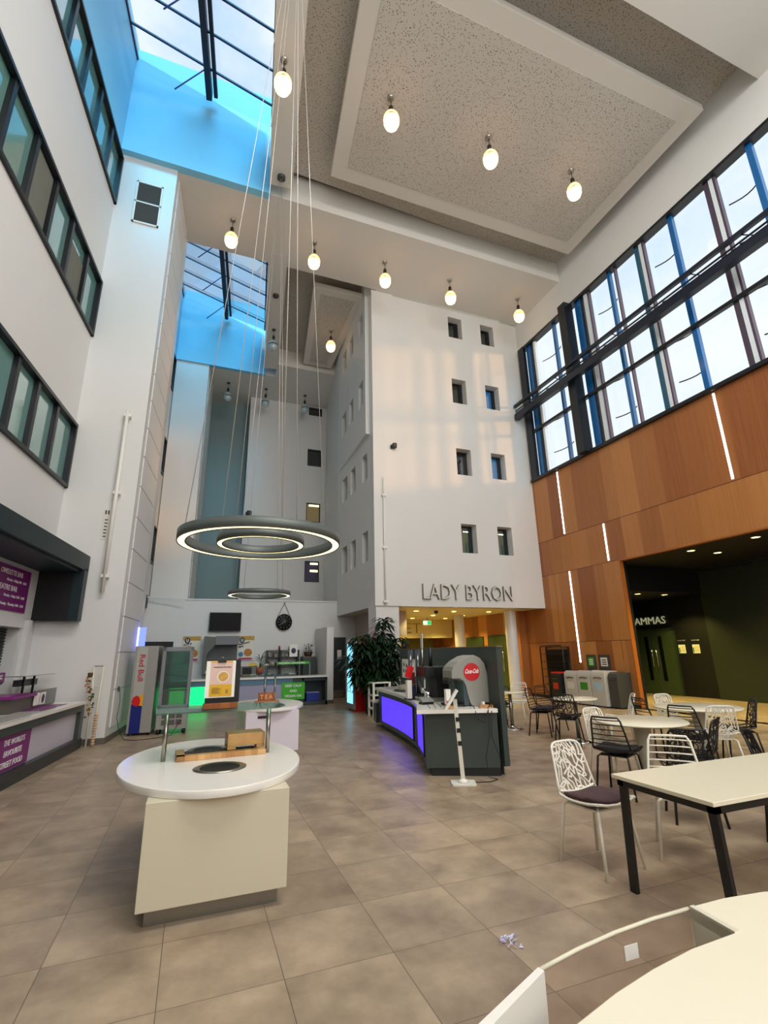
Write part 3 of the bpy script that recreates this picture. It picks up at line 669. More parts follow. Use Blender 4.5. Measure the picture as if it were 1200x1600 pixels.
# ------------------------------------------------------------------ block with the name lettering
rows = [(13.03, 13.93), (10.25, 11.24), (7.46, 8.45), (4.69, 5.69)]
colsx = [(8.09, 8.68), (9.52, 10.11)]
XB = lambda u, d, z: (u, YL+d, z)
b = MB(); wall_holes(b, 5.0, XR, 2.91, ZS, [(a, c, z0, z1) for a, c in colsx for z0, z1 in rows], .38, XB)
b.box((4.96, YL-.05, 2.91), (5.80, YL, ZS)); b.box((5.0, YL, 0), (5.74, YL+.7, 2.91))
struct('wall_name_block', b, WALLG)
PB = [mat('dim_pane', '#1a211f', .06, coat=1, spec=1), mat('painted_sky_pane', '#1a6fae', .06, coat=1, spec=1), mat('office_pane', '#5f6a57', .1, coat=1)]  # the blue pane has its sky reflection painted into the base colour
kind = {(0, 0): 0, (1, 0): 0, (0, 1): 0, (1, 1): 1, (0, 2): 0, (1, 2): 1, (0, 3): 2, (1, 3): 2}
wi = 40
def recess_window(pt, w_, z0, z1, kd, frame=.05):
    """pt(u,d,z) local frame, pane at d=.34"""
    global wi
    wn = sempty('window_%d' % wi); wi += 1
    b = MB(); f = frame
    b.box((0, .30, z0), (f, .37, z1), 0, pt); b.box((w_-f, .30, z0), (w_, .37, z1), 0, pt); b.box((f, .30, z0), (w_-f, .37, z0+f), 0, pt); b.box((f, .30, z1-f), (w_-f, .37, z1), 0, pt); b.box((w_-2.6*f, .31, z0+f), (w_-f, .36, z1-f), 0, pt)
    b.build('window_frame', FRAME, wn)
    MB().quad(pt(f, .35, z0+f), pt(w_-f, .35, z0+f), pt(w_-f, .35, z1-f), pt(f, .35, z1-f)).build('pane', PB[kd], wn)
    if kd == 2:
        b = MB(); zz = z1-f-.12; b.box((w_*.45, .34, zz-.03), (w_*.8, .347, zz), 0, pt); b.build('ceiling_light_seen_inside', mat('office_light', '#ffffff', .5, emit='#f4f6e0', strength=2.5), wn)
        b = MB(); b.box((w_*.55, .34, z0+f), (w_-2.6*f, .347, z0+f+.38), 0, pt); b.build('cabinet_seen_inside', mat('office_green', '#3c5346', .5), wn)
    return wn
for i, (a, c) in enumerate(colsx):
    for j, (z0, z1) in enumerate(rows):
        recess_window(lambda u, d, z, a=a: (a+u, YL+d, z), c-a, z0, z1, kind[(i, j)])
LETW = mat('letter_face', '#d9d3c8', .5); LETS = mat('letter_edge_shade', '#7d7466', .5)  # dark sides paint in the shadow outline round the letters
t = thing('wall_lettering', 'large white LADY BYRON lettering low on the tall white wall', 'lettering', (6.55, YL, 3.12))
text('letters', 'LADY BYRON', (0, -.03, .02), (1, 0, 0), (0, 0, 1), .47, 3.30, .06, None, t, bold=-.012, mats=[LETW, LETS])
text('letter_outline_shade', 'LADY BYRON', (-.012, -.028, .008), (1, 0, 0), (0, 0, 1), .495, 3.325, .02, LETS, t, bold=.006)  # larger dark copy draws the outline shadow behind the letters
def camera_dome(label, loc, rz=0, sc=1):
    t = thing('security_camera', label, 'camera', loc, rz)
    MB().box((-.05*sc, -.08*sc, -.05*sc), (.03*sc, 0, .05*sc)).build('bracket', BLACK, t); MB().lathe((.05*sc, -.1*sc, -.07*sc), [(0, 0), (.06*sc, .01), (.075*sc, .06*sc), (.075*sc, .15*sc), (.0, .17*sc)], 14).build('housing', DGREY, t)
camera_dome('small grey security camera on the column above thin pipe', (5.62, YL-.05, 8.12), 0, 1.1)
camera_dome('small black camera high on the far white wall', (1.86, 23.03, 8.0), 0, 1.5)

# side wall with twelve small windows, upper part proud of the lower
def seg(p, q):
    p = Vector((p[0], p[1], 0)); q = Vector((q[0], q[1], 0)); d = (q-p).normalized(); nr = Vector((d.y, -d.x, 0))
    return (lambda u, dd, z: p+d*u+nr*dd+Vector((0, 0, z))), (q-p).length
X1, l1 = seg((5.001, YL+.39), (5.0, 18.2)); wc = [(.29, .86), (1.61, 2.21), (2.66, 3.36)]
rows2 = [(12.9, 13.8), (10.0, 10.95), (7.2, 8.15), (4.4, 5.4)]
b = MB(); wall_holes(b, .0, l1, 2.91, 8.7, [(a, c, z0, z1) for a, c in wc for z0, z1 in rows2[2:]], .35, X1)
XU, lu = seg((4.86, YL+.39), (5.0, 18.2)); wall_holes(b, .0, lu, 8.701, ZS+.8, [(a, c, z0, z1) for a, c in wc for z0, z1 in rows2[:2]], .45, XU)
X2, l2 = seg((5.0, 18.2), (5.66, 23.05)); b.box((0, 0, 2.91), (l2, .3, ZS+.8), 0, X2)
struct('wall_side_block', b, WALL)
for j, (z0, z1) in enumerate(rows2):
    for a, c in wc:
        XX = XU if j < 2 else X1
        recess_window(lambda u, d, z, a=a, XX=XX: XX(a+u, d, z), c-a, z0, z1, 0)
# far wall
XF = lambda u, d, z: (u, 23.05+d, z)
b = MB(); wall_holes(b, 1.70, 5.75, 3.3, ZS, [(4.69, 5.42, z0, z1) for z0, z1 in ((13.72, 14.2), (10.84, 11.78), (7.85, 8.86), (4.86, 5.89))], .3, XF)
struct('wall_far', b, WALL)
struct('wall_far_recess', MB().box((-.45, 24.1, 3.3), (1.8, 24.3, ZS)).box((1.72, 23.36, 3.3), (1.9, 24.1, ZS)).box((-.5, 23.11, 3.3), (-.14, 24.3, ZS)), mat('painted_recess_shade', '#7d9392', .6))  # grey-green carries the shade of the recess in its colour
for i, (z0, z1) in enumerate(((13.72, 14.2), (10.84, 11.78), (7.85, 8.86), (4.86, 5.89))):
    wn = sempty('window_%d' % wi); wi += 1
    b = MB(); b.box((4.69, 23.12, z0), (4.74, 23.2, z1)); b.box((5.37, 23.12, z0), (5.42, 23.2, z1)); b.box((4.74, 23.12, z0), (5.37, 23.2, z0+.05)); b.box((4.74, 23.12, z1-.05), (5.37, 23.2, z1)); b.build('window_frame', FRAME, wn)
    MB().quad((4.7, 23.17, z0), (5.4, 23.17, z0), (5.4, 23.17, z1), (4.7, 23.17, z1)).build('pane', [PB[0], PB[0], mat('lit_room_pane', '#8a7a55', .2, coat=1, emit='#8c7a50', strength=.25), mat('violet_room_pane', '#4d4361', .2, coat=1)][i], wn)
    if i >= 2:
        b = MB(); b.box((4.85 if i == 2 else 4.98, 23.15, z1-.16), (5.36, 23.165, z1-.07))
        if i == 3: b.box((4.98, 23.15, z1-.52), (5.36, 23.165, z1-.42))
        b.build('ceiling_light_seen_inside', mat('room_light', '#ffffff', .5, emit='#fff3c0' if i == 2 else '#e9dcff', strength=2.2), wn)

# low kitchen volume in front of the far wall
b = MB(); b.prism([(-2.3, 17.7), (-.4, 18.2), (5.0, 18.2), (5.0, 18.45), (-2.3, 18.45)], 0, 3.45); b.box((5.0, 18.2, 0), (6.6, 18.45, 2.95)); b.box((-2.3, 18.4, 3.3), (5.3, 24.2, 3.44))
struct('wall_kitchen', b, WALL)
struct('ceiling', MB().box((5.37, YL+.39, 2.915), (XR-.02, 20.4, 3.05)), mat('corridor_ceiling', '#dcd2a2', .6))
struct('trim_10', MB().box((-2.3, 17.66, 3.42), (-.4, 17.68, 3.47)).box((-.4, 18.17, 3.42), (5.0, 18.2, 3.47)), WALL)
b = MB(); LB(.0, .55, 2.6, 6.6, 3.1, 3.5, b); struct('trim_11', b, TEAL)
struct('door_2', MB().box((-1.55, 17.86, 0), (-.65, 17.93, 2.03), 0, lambda x, y, z: (x, y+(x+1.1)*.26, z)), BLACK)
d = sempty('door_3'); MB().box((4.68, 18.15, 0), (5.34, 18.2, 2.13)).build('door_frame', DARKG, d); MB().box((4.74, 18.12, .01), (5.26, 18.16, 2.08)).build('door_leaf', mat('charcoal_door', '#2b2c2d', .45), d)
MB().box((4.74, 18.112, .02), (5.26, 18.12, .27)).build('kick_plate', STEEL, d); MB().tube([(5.08, 18.12, .95), (5.08, 18.07, .95), (5.2, 18.07, .95)], .01, 6).build('lever_handle', CHROME, d)
MB().box((5.0, 18.11, 1.35), (5.16, 18.12, 1.67)).build('notice', PAPER, d)
b = MB(); b.box((4.1, 16.2, 0), (4.42, 16.4, 0)); 
# corridor under the block
CRM = mat('cream_wall', '#d9cd96', .5)
struct('wall_corridor', MB().box((8.4, 20.0, 2.12), (10.9, 20.2, 2.95)).box((5.8, 20.0, 0), (8.4, 20.2, 2.95)), CRM)
struct('ceiling', MB().box((5.0, 20.4, 2.916), (11.4, 22.4, 3.05)), mat('lobby_beyond_ceiling', '#5c582c', .6))
struct('wall_corridor_lobby', MB().box((8.4, 22.0, 0), (10.9, 22.2, 2.95)).box((8.2, 20.2, 0), (8.4, 22.0, 2.95)), mat('olive_wall', '#7d7a38', .6))
struct('wall_corridor_side', MB().box((6.0, 15.6, 2.1), (6.75, 15.75, 2.91)).box((5.74, 14.5, 0), (5.9, 20, 2.91)), mat('pale_mauve_wall', '#b9aca4', .6))
b = MB()
for (x_, y_) in ((10.38, 14.75), (9.7, 17.2)): b.lathe((x_, y_, 0), [(.2, 0), (.2, 2.91)], 24)
struct('wall_column', b, WALLG)
t = thing('wall_lettering', 'thin dark letters on cream wall below the green exit sign', 'lettering', (9.0, 19.99, 2.25)); text('letters', 'ET', (-.4, -.01, .08), (1, 0, 0), (0, 0, 1), .42, .72, .02, mat('thin_letter', '#8f8450', .5), t, bold=-.02)
d = sempty('door_4'); MB().box((10.86, 17.42, 0), (10.9, 18.70, 2.05)).build('door_leaf', DOORG, d); MB().box((10.85, 17.38, 0), (10.88, 17.42, 2.09)).box((10.85, 18.70, 0), (10.88, 18.74, 2.09)).box((10.85, 17.38, 2.05), (10.88, 18.74, 2.09)).build('door_frame', MATS['door_frame_green'], d)
d = sempty('door_5'); MB().box((10.86, 15.75, 0), (10.9, 17.0, 2.07)).build('door_leaf', DOORG, d); MB().box((10.85, 15.71, 0), (10.88, 15.75, 2.11)).box((10.85, 17.0, 0), (10.88, 17.04, 2.11)).box((10.85, 15.71, 2.07), (10.88, 17.04, 2.11)).build('door_frame', MATS['door_frame_green'], d)
MB().tube([(10.86, 16.0, .8), (10.81, 16.0, .8), (10.81, 16.0, 1.5), (10.86, 16.0, 1.5)], .014, 6).build('pull_handle', CHROME, d)
for i, (x_, y_) in enumerate(((7.08, 15.5), (8.56, 15.5), (10.0, 15.5), (7.3, 17.4), (8.67, 17.4), (10.0, 17.4), (8.54, 19.1), (10.1, 19.1))):
    r_, c_ = ('front', 'middle', 'rear')[0 if i < 3 else 1 if i < 6 else 2], ['left', 'centre', 'right', 'left', 'centre', 'right', 'left', 'right'][i]
    downlight(x_, y_, 2.91, 'round downlight, %s of the %s row in the yellow-lit corridor ceiling' % (c_, r_), 190, YEL, 'corridor downlights', .09)
t = thing('exit_sign', 'green and white running-man exit sign hanging in the corridor', 'sign', (8.84, 18.3, 2.60))
MB().box((-.17, -.02, 0), (.17, .02, .16)).build('housing', mat('exit_box', '#f2fff0', .4, emit='#e8ffe0', strength=1.2), t); MB().box((0, -.024, .005), (.165, -.02, .155)).build('green_panel', mat('exit_green', '#0f9a4a', .4, emit='#14c060', strength=1.2), t)
b = MB().tube([(.0, 0, .16), (.0, 0, .30)], .01, 6); b.build('stem', DGREY, t); text('lettering', 'EXIT', (-.15, -.021, .05), (1, 0, 0), (0, 0, 1), .06, .13, .002, MATS['exit_green'], t)
t = thing('emergency_speaker', 'small black ceiling dome between corridor downlights', 'dome', (7.75, 15.3, 2.86)); MB().lathe((0, 0, 0), [(0, -.05), (.06, -.03), (.07, .05)], 14).build('dome', BLACK, t)

# enclosing walls out of view
struct('wall_rear', MB().box((-6, -6.3, 0), (12, -6.0, 15.4)), WALL)
struct('wall_right_rear', MB().box((XR+.0, -6.0, 3.9), (XR+.32, -3.9, 15.2)).box((15.5, -6, 0), (15.6, 16.5, 4.1)).box((XR, -4.3, 0), (15.6, -4.1, 4.1)), WALL)
struct('wall_kitchen_side', MB().box((-3.0, 17.6, 0), (-2.2, 18.4, 3.45)), WALL)
struct('baseboard_right', MB().box((XR-.012, 10.42, 0), (XR, 15.0, .09)), BLACK)
struct('baseboard_far', MB().box((10.88, 15.0, 0), (10.9, 20, .1)).box((4.44, 18.1, 0), (4.7, 18.2, .1)), SKIRT)

# ------------------------------------------------------------------ pendants
def pendant(x, y, lit, label, z=ZS):
    t = thing('pendant_lamp', label, 'lamp', (x, y, z), group='globe pendants below the soffits')
    MB().lathe((0, 0, -.04), [(0, 0), (.075, 0), (.08, .04)], 16).build('canopy', STEEL if lit else DGREY, t)
    MB().tube([(0, 0, -.04), (.01, 0, -.2), (0, 0, -.28)], .008, 6).build('cord', BLACKM, t)
    MB().lathe((0, 0, -.52), [(0, 0), (.055, 0), (.055, .2), (.03, .24), (0, .24)], 14).build('socket', mat('bronze_socket', '#3a3028', .4, metal=.6), t)
    prof = [(.05, -.50), (.12, -.55), (.175, -.64), (.19, -.72)]
    m = mat('lit_globe', '#fff2dc', .3, emit=(1, .74, .42), strength=2.4) if lit else mat('unlit_globe', '#aebfc4', .15, coat=1)
    MB().lathe((0, 0, 0), prof, 20).build('upper_shade', mat('lit_dome', '#ffdca8', .3, emit=(1, .55, .20), strength=2.0) if lit else m, t)
    MB().lathe((0, 0, 0), [(.17, -.71), (.165, -.775)], 20).build('band', mat('shade_band_lit', '#c98a3c', .4, emit=(1, .36, .05), strength=.5) if lit else DGREY, t)
    MB().lathe((0, 0, 0), [(.19, -.765), (.185, -.84), (.15, -.93), (.08, -.99), (0, -1.0)], 20).build('lower_globe', m, t)
    return t
for i, x_ in enumerate((.81, 3.35, 6.08, 8.76)): pendant(x_, 7.73, True, 'lit globe pendant, %s of the four-lamp row under the big ceiling' % ('leftmost', 'second from left', 'third from left', 'rightmost')[i], ZS if i == 0 else 14.4)
for i, x_ in enumerate((.05, 2.56, 4.97, 7.43, 10.3)): pendant(x_, 12.4, True, 'lit globe pendant, %s of the five-lamp row along the soffit' % ('leftmost', 'second from left', 'middle', 'fourth from left', 'rightmost')[i])
pendant(4.24, 16.74, True, 'lit globe pendant alone under the smaller ceiling raft', 14.4)
pendant(1.99, 17.22, False, 'unlit globe pendant right of the second skylight')
for i, x_ in enumerate((.53, 2.31, 4.26)): pendant(x_, 22.0, False, 'unlit pendant, %s of three below the far soffit' % ('left', 'middle', 'right')[i])

# ------------------------------------------------------------------ ring chandeliers
def ring(name, cx, cy, z, ro, ri, h, t, dif):
    b = MB(); n = 96; b.lathe((cx, cy, z), [(ri, 0.02), (ri, h), (ro, h), (ro, .0), (ro-.012, .0)], n); b.lathe((cx, cy, z), [(ri, .02), (ri, 0), (ri+.012, 0)], n)
    r = b.build(name, mat('ring_grey', '#5d6360', .45, metal=.3), t)
    MB().lathe((cx, cy, z), [(ri+.012, .006), (ro-.012, .006)], n).build('diffuser', dif, r)
    return r
DIFW = mat('ring_diffuser_warm', '#fff3c4', .5, emit=(1, .82, .38), strength=2.6); DIFC = mat('ring_diffuser_cool', '#f4f4e0', .5, emit=(1, .90, .62), strength=3.0)
t = thing('ring_chandelier', 'large double ring chandelier with glowing underside, the higher one in view', 'chandelier', (.62, 5.54, 2.78))
ring('outer_ring', 0, 0, 0, .895, .80, .11, t, DIFW); ring('inner_ring', .0, 0, .0, .485, .415, .09, t, DIFW)
for R, k0, nn, nm in ((.85, .3, 4, 'cable'), (.45, .9, 3, 'cable')):
    for k in range(nn):
        a = k0+k*2*PI/nn; MB().tube([(R*math.cos(a), R*math.sin(a), .1), (.06+.03*math.cos(a), .03*math.sin(a), 11.4)], .0045, 5).build('cable', mat('steel_cable', '#cfc8c0', .4, metal=.5), t)
MB().lathe((.06, 0, 11.38), [(0, 0), (.11, 0), (.11, .07)], 20).build('canopy', DGREY, t)
t = thing('ring_chandelier', 'small single ring chandelier further away, over the menu counter', 'chandelier', (1.20, 10.51, 2.76))
ring('outer_ring', 0, 0, 0, .64, .565, .09, t, DIFC)
for k in range(4):
    a = .5+k*PI/2; MB().tube([(.6*math.cos(a), .6*math.sin(a), .08), (.03*math.cos(a), .03*math.sin(a), 11.4)], .0045, 5).build('cable', MATS['steel_cable'], t)
MB().lathe((0, 0, 11.4), [(0, 0), (.11, 0), (.11, .07)], 20).build('canopy', DGREY, t)
t = thing('cable_canopy', 'small black cable canopy under the second ceiling strip', 'canopy', (1.76, 15.2, ZS-.07)); MB().lathe((0, 0, 0), [(0, 0), (.11, 0), (.11, .07)], 20).build('disc', DGREY, t)

# ------------------------------------------------------------------ island counters
def ell(cx, cy, a, b_, rot, n=72): return [(cx+a*math.cos(t)*math.cos(rot)-b_*math.sin(t)*math.sin(rot), cy+a*math.cos(t)*math.sin(rot)+b_*math.sin(t)*math.cos(rot)) for t in [2*PI*k/n for k in range(n)]]
def well_ring(t, x, y, r=.15):
    o_ = MB().lathe((x, y, .751), [(r+.045, 0), (r+.05, .006), (r+.02, .012), (r, .004)], 40).build('well_rim', STEEL, t)
    MB().lathe((x, y, .752), [(r, .004), (r-.004, .0015), (0, .0015)], 40).build('well_opening', BLACK, o_)
t = thing('island_counter', 'white oval island counter with glass shelf, in left foreground', 'counter', (.215, 4.75, 0))
MB().prism(ell(0, 0, .71, 1.06, .06), .70, .752, 0, None, True).build('countertop', WHITE, t, bevel=.006)
MB().box((-.42, -.98, .105), (.49, .85, .70)).build('body', BODYW, t, bevel=.004); MB().box((-.37, -.90, 0), (.44, .78, .105)).build('plinth', mat('plinth_steel', '#8a8478', .3, metal=.9), t)
well_ring(t, .05, -.40, .15); well_ring(t, -.02, .42, .13)
for x_ in (-.38, .47): MB().tube([(x_, .05, .752), (x_, .05, 1.13)], .019, 14).build('post', STEEL, t)
MB().prism([(-.46, -.12), (.52, -.12), (.62, .06), (.60, .45), (-.50, .5)], 1.13, 1.14).build('glass_shelf', glass('shelf_glass', '#cfe6da', .12, body='#6fae98', bodyw=.08), t)
t = thing('serving_board', 'pale wooden board with mesh inset beside the front counter hole', 'board', (.49, 4.87, .753), .05)
MB().box((-.56, -.14, 0), (.17, -.06, .04)).box((-.56, -.14, 0), (-.49, .2, .04)).box((-.56, .17, 0), (.17, .2, .02)).box((-.50, -.07, 0), (.17, .18, .01)).build('frame', WOODL, t, bevel=.003)
b = MB()
for i in range(34): b.box((-.49+i*.017, -.06, .022), (-.484+i*.017, .17, .026))
for i in range(14): b.box((-.49, -.06+i*.017, .022), (.1, -.054+i*.017, .026))
b.build('mesh', mat('grey_mesh', '#5a574f', .5, metal=.5), t)
t = thing('wooden_riser', 'thick wooden block riser stacked on right end of the serving board', 'riser', (.50, 4.94, .794), .05)
MB().box((-.16, -.11, .025), (.16, .12, .125)).build('block', LACQ, t, bevel=.004); MB().box((-.16, -.11, 0), (-.09, .12, .025)).box((.09, -.11, 0), (.16, .12, .025)).build('foot', LACQ, t)
# menu stand
t = thing('menu_stand', 'clipboard menu poster in wooden base on the glass shelf', 'menu stand', (.265, 4.78, 1.142), .03)
MB().box((-.15, -.03, 0), (.14, .05, .045)).build('base', WOODS, t, bevel=.003); MB().box((-.14, .012, .045), (.15, .03, .41)).build('backboard', BLACK, t)
p = MB().box((-.145, .0, .09), (.105, .008, .40)).build('poster', PAPER, t)
MB().box((-.11, -.002, .10), (.08, 0, .20)).build('yellow_panel', mat('menu_yellow', '#d9a520', .5), p); MB().box((-.11, -.002, .20), (.08, 0, .385)).build('pink_panel', mat('menu_pink', '#dcb9ae', .5), p); MB().box((-.11, -.002, .385), (.08, 0, .398)).build('top_band', MATS['menu_yellow'], p)
c = []; b = MB(); b.add([(.0+.052*math.cos(a), -.003, .265+.05*math.sin(a)) for a in [k*PI/12 for k in range(24)]], [list(range(24))]); b.build('bowl', mat('bowl_cream', '#e8dcc0', .5), p)
b = MB(); b.add([(.002+.042*math.cos(a), -.004, .265+.04*math.sin(a)) for a in [k*PI/12 for k in range(24)]], [list(range(24))]); b.build('porridge', mat('porridge', '#c99a4c', .6, noise=.4, nscale=60), p)
text('title', 'PORRIDGE STATION', (-.085, -.003, .34), (1, 0, 0), (0, 0, 1), .011, .15, .001, BLACK, p, bold=.02)
b = MB(); [b.box((-.09, -.004, .125+i*.009), (-.01-(i % 2)*.02, -.003, .128+i*.009)) for i in range(6)]; [b.box((.03, -.004, .125+i*.012), (.05, -.003, .13+i*.012)) for i in range(3)]; b.build('small_print', mat('brown_ink', '#7a5a14', .6), p)
MB().box((-.05, -.012, .385), (.02, .02, .41)).build('clip', BLACKM, t); MB().tube([(-.025, .01, .41), (-.025, .012, .43), (-.005, .012, .43), (-.005, .01, .41)], .002, 5).build('clip_wire', STEEL, t)

t = thing('island_counter', 'white oval island counter behind the first one, holding the TEA sign', 'counter', (1.28, 9.3, 0))
MB().prism(ell(0, 0, .62, .93, .03), .70, .752, 0, None, True).build('countertop', WHITE, t, bevel=.006)
MB().box((-.42, -.82, .1), (.42, .8, .70)).build('body', mat('lilac_body', '#d8cfd6', .3), t); MB().box((-.38, -.75, 0), (.38, .75, .1)).build('plinth', STEEL, t)
MB().box((-.38, -.25, .752), (.22, .35, .758)).build('hob_rim', STEEL, t); MB().box((-.28, -.2, .758), (.16, .3, .760)).build('hob_glass', mat('hob_green', '#18301f', .1, coat=1), t)
for x_ in (-.02, .16): MB().tube([(x_, .15, .752), (x_, .15, 1.22)], .019, 12).build('post', STEEL, t)
MB().prism([(-.4, -.1), (.5, -.1), (.5, .45), (-.4, .45)], 1.22, 1.23).build('glass_shelf', MATS['shelf_glass'], t)
MB().box((-.24, -.825, .60), (-.06, -.82, .64)).build('drawer_handle', BLACKM, t)
t = thing('tea_sign', 'wooden block TEA sign on the second island counter', 'sign', (1.24, 8.98, .76), -.05)
MB().box((-.2, -.06, .03), (.2, .1, .06)).box((-.2, -.06, 0), (-.14, .1, .03)).box((.14, -.06, 0), (.2, .1, .03)).build('stand', mat('orange_wood', '#b0602a', .5, noise=.2, nscale=20), t)
MB().box((-.15, 0, .06), (.13, .03, .19)).build('plaque', WOODS, t); text('lettering', 'T E A', (-.115, -.001, .085), (1, 0, 0), (0, 0, 1), .075, .21, .006, mat('pale_carving', '#d6a070', .5), t, bold=.02)

# ------------------------------------------------------------------ foreground counter, lower right
t = thing('curved_counter', 'white curved counter filling the lower right corner', 'counter', (2.0, .9, 0))
O = Vector((2.0, .9, 0))
outer = [(1.64, 1.455), (1.80, 1.452), (1.97, 1.43), (2.2, 1.37), (2.5, 1.25), (2.8, 1.08)]
inner = [(.55, .95), (.72, 1.08), (.90, 1.175), (1.08, 1.225), (1.25, 1.26), (1.43, 1.285), (1.625, 1.292)]
MB().prism([(x-O.x, y-O.y) for x, y in inner+outer+[(2.9, .3), (1.6, .2), (.8, .5)]], .71, .75).build('countertop', mat('warm_white_top', '#ece4cc', .25), t, bevel=.004)
MB().prism([(x-O.x, y-O.y) for x, y in [(1.645, 1.44), (1.80, 1.44), (1.97, 1.42), (2.2, 1.36), (2.5, 1.24), (2.5, 1.0), (1.65, 1.0)]], 0, .71).build('body', WHITE, t)
MB().prism([(x-O.x, y-O.y) for x, y in [(1.625, 1.292), (1.64, 1.455), (1.66, 1.455), (1.645, 1.29)]], .02, .752).build('end_panel', mat('cream_end_panel', '#d6d2bd', .35), t)
MB().prism([(x-O.x, y-O.y) for x, y in [(.80, 1.0), (1.6, 1.1), (1.6, .9), (.85, .85)]], 0, .71).build('pedestal', WHITE, t)
arc = [(.965, 1.385), (1.13, 1.42), (1.30, 1.445), (1.47, 1.458), (1.64, 1.46)]
t = thing('curved_glass_screen', 'curved glass screen with pale top edge between white counter panels', 'screen', (1.3, 1.44, 0)); O = Vector((1.3, 1.44, 0))
b = MB(); b.add([(x-O.x, y-O.y, z) for x, y in arc for z in (.05, .735)], [(2*i, 2*i+2, 2*i+3, 2*i+1) for i in range(4)]); b.build('glass', glass('screen_glass', '#f0e6e0', .05, body='#d8c8bc', bodyw=.10), t)
MB().tube([(x-O.x, y-O.y, .742) for x, y in arc], .006, 6).build('edge_trim', mat('cream_edge', '#ddd6bd', .4), t)
t = thing('paper_label', 'square white paper label stuck on the curved glass', 'label', (1.352, 1.443, .68)); MB().box((-.027, -.004, -.014), (.027, -.002, .024)).build('sheet', PAPER, t)
t = thing('white_side_panel', 'white upright panel at left end of the curved glass', 'panel', (.83, 1.33, 0)); MB().prism([(-.30, -.20), (-.14, -.07), (.135, .055), (.14, .035), (-.13, -.095), (-.285, -.215)], 0, .75).build('panel', WHITE, t)
t = thing('white_card_stand', 'small white card corner at the bottom edge beside the counter', 'card', (1.02, 1.19, .5)); MB().prism([(-.08, -.03), (.02, .02), (.03, .0), (-.07, -.05)], 0, .19).build('card', PAPER, t)
t = thing('crumpled_paper', 'crumpled scrap of white paper on the floor tiles', 'litter', (1.81, 2.82, 0)); b = MB(); rr = random.Random(5)
for i in range(16):
    c = Vector((rr.uniform(-.05, .05), rr.uniform(-.05, .05), rr.uniform(0.003, .02))); q = [c+Vector((rr.uniform(-.03, .03), rr.uniform(-.03, .03), rr.uniform(0, .02))) for _ in range(3)]; b.add([c]+q, [(0, 1, 2), (0, 2, 3)])
b.build('paper', mat('lilac_paper', '#d8d6ee', .7), t)

# ------------------------------------------------------------------ tables
t = thing('dining_table', 'rectangular white table with black angular legs at right', 'table', (3.9, 2.65, 0))
MB().box((-1.03, -.38, .70), (1.1, .38, .725)).build('tabletop', mat('table_white', '#e8e0c6', .25), t, bevel=.003)
MB().box((-1.0, -.36, .655), (-.95, .36, .70)).box((-1.0, .31, .655), (1.05, .36, .70)).box((-1.0, -.36, .655), (1.05, -.31, .70)).build('underframe', BLACKM, t)
for sx_, sy_ in ((-1, -1), (-1, 1), (1, -1), (1, 1)):
    x0, y0 = (-.975 if sx_ < 0 else 1.02), sy_*.33; MB().bar((x0, y0, .68), (x0, y0+(.03 if sy_ > 0 else -.02), 0), .055, .03, (1, 0, 0)).build('leg', BLACKM, t)
def round_table(x, y, r, label, base):
    t = thing('round_table', label, 'table', (x, y, 0))
    MB().lathe((0, 0, .70), [(0, 0), (r-.015, 0), (r, .008), (r, .018), (r-.008, .024), (0, .024)], 64).build('tabletop', MATS['table_white'], t)
    if base == 'cone': MB().lathe((0, 0, 0), [(0, 0), (.25, 0), (.25, .012), (.06, .03), (.055, .1), (.10, .62), (.13, .70)], 32).build('pedestal', mat('pedestal_grey', '#b9b4a2', .4), t)
    else:
        MB().lathe((0, 0, 0), [(0, 0), (.23, 0), (.23, .01), (.05, .035), (.04, .06)], 32).build('base', CHROME, t); MB().tube([(0, 0, .03), (0, 0, .70)], .035, 14).build('column', STEEL, t)
round_table(5.22, 4.90, .52, 'round white table with tapered pedestal nearest the rectangular table', 'cone')
round_table(7.08, 5.57, .58, 'widest round white table, in front of the theatre lobby', 'cone')
round_table(6.50, 7.50, .39, 'round white table on chrome base in front of the bins', 'chrome')
round_table(6.33, 9.25, .30, 'small round white table just right of the drinks counter', 'chrome')

# ------------------------------------------------------------------ chairs (local: faces +Y, origin under seat centre)
def shell_pt(u, v):
    """u across -1..1, v 0..1 from seat front up over the back"""
    L_ = [(.21, .455), (.10, .435), (-.05, .43), (-.145, .445), (-.19, .50), (-.215, .60), (-.245, .72), (-.275, .83)]
    q = v*(len(L_)-1); i = min(int(q), len(L_)-2); f = q-i
    y = L_[i][0]*(1-f)+L_[i+1][0]*f; z = L_[i][1]*(1-f)+L_[i+1][1]*f
    hw = .215 if v < .55 else .215-.05*((v-.55)/.45)
    curve = .03*(u*u) 
    return Vector((u*hw, y+(curve if v > .5 else 0), z+(curve if v <= .5 else 0)))
def shell_nrm(u, v):
    a = shell_pt(u, min(1, v+.01))-shell_pt(u, max(0, v-.01)); b_ = shell_pt(u+.01, v)-shell_pt(u-.01, v); return b_.cross(a).normalized()
def lattice(v0, v1, rows_, cols_, rr):
    P = {}
    for j in range(rows_+1):
        for i in range(cols_+1):
            du = rr.uniform(-.25, .25)*2/cols_ if 0 < i < cols_ else 0; dv = rr.uniform(-.3, .3)*(v1-v0)/rows_ if 0 < j < rows_ else 0
            P[i, j] = (-.94+1.88*i/cols_+du, v0+(v1-v0)*j/rows_+dv)
    E = []
    for j in range(rows_):
        for i in range(cols_+1):
            if 0 < i < cols_:
                E.append(((i, j), (i, j+1)) if rr.random() < .62 else ((i, j), (i+rr.choice((-1, 1)), j+1)))
            if i < cols_ and 0 < j and rr.random() < .42: E.append(((i, j), (i+1, j+rr.choice((0, 1)))))
    return P, E
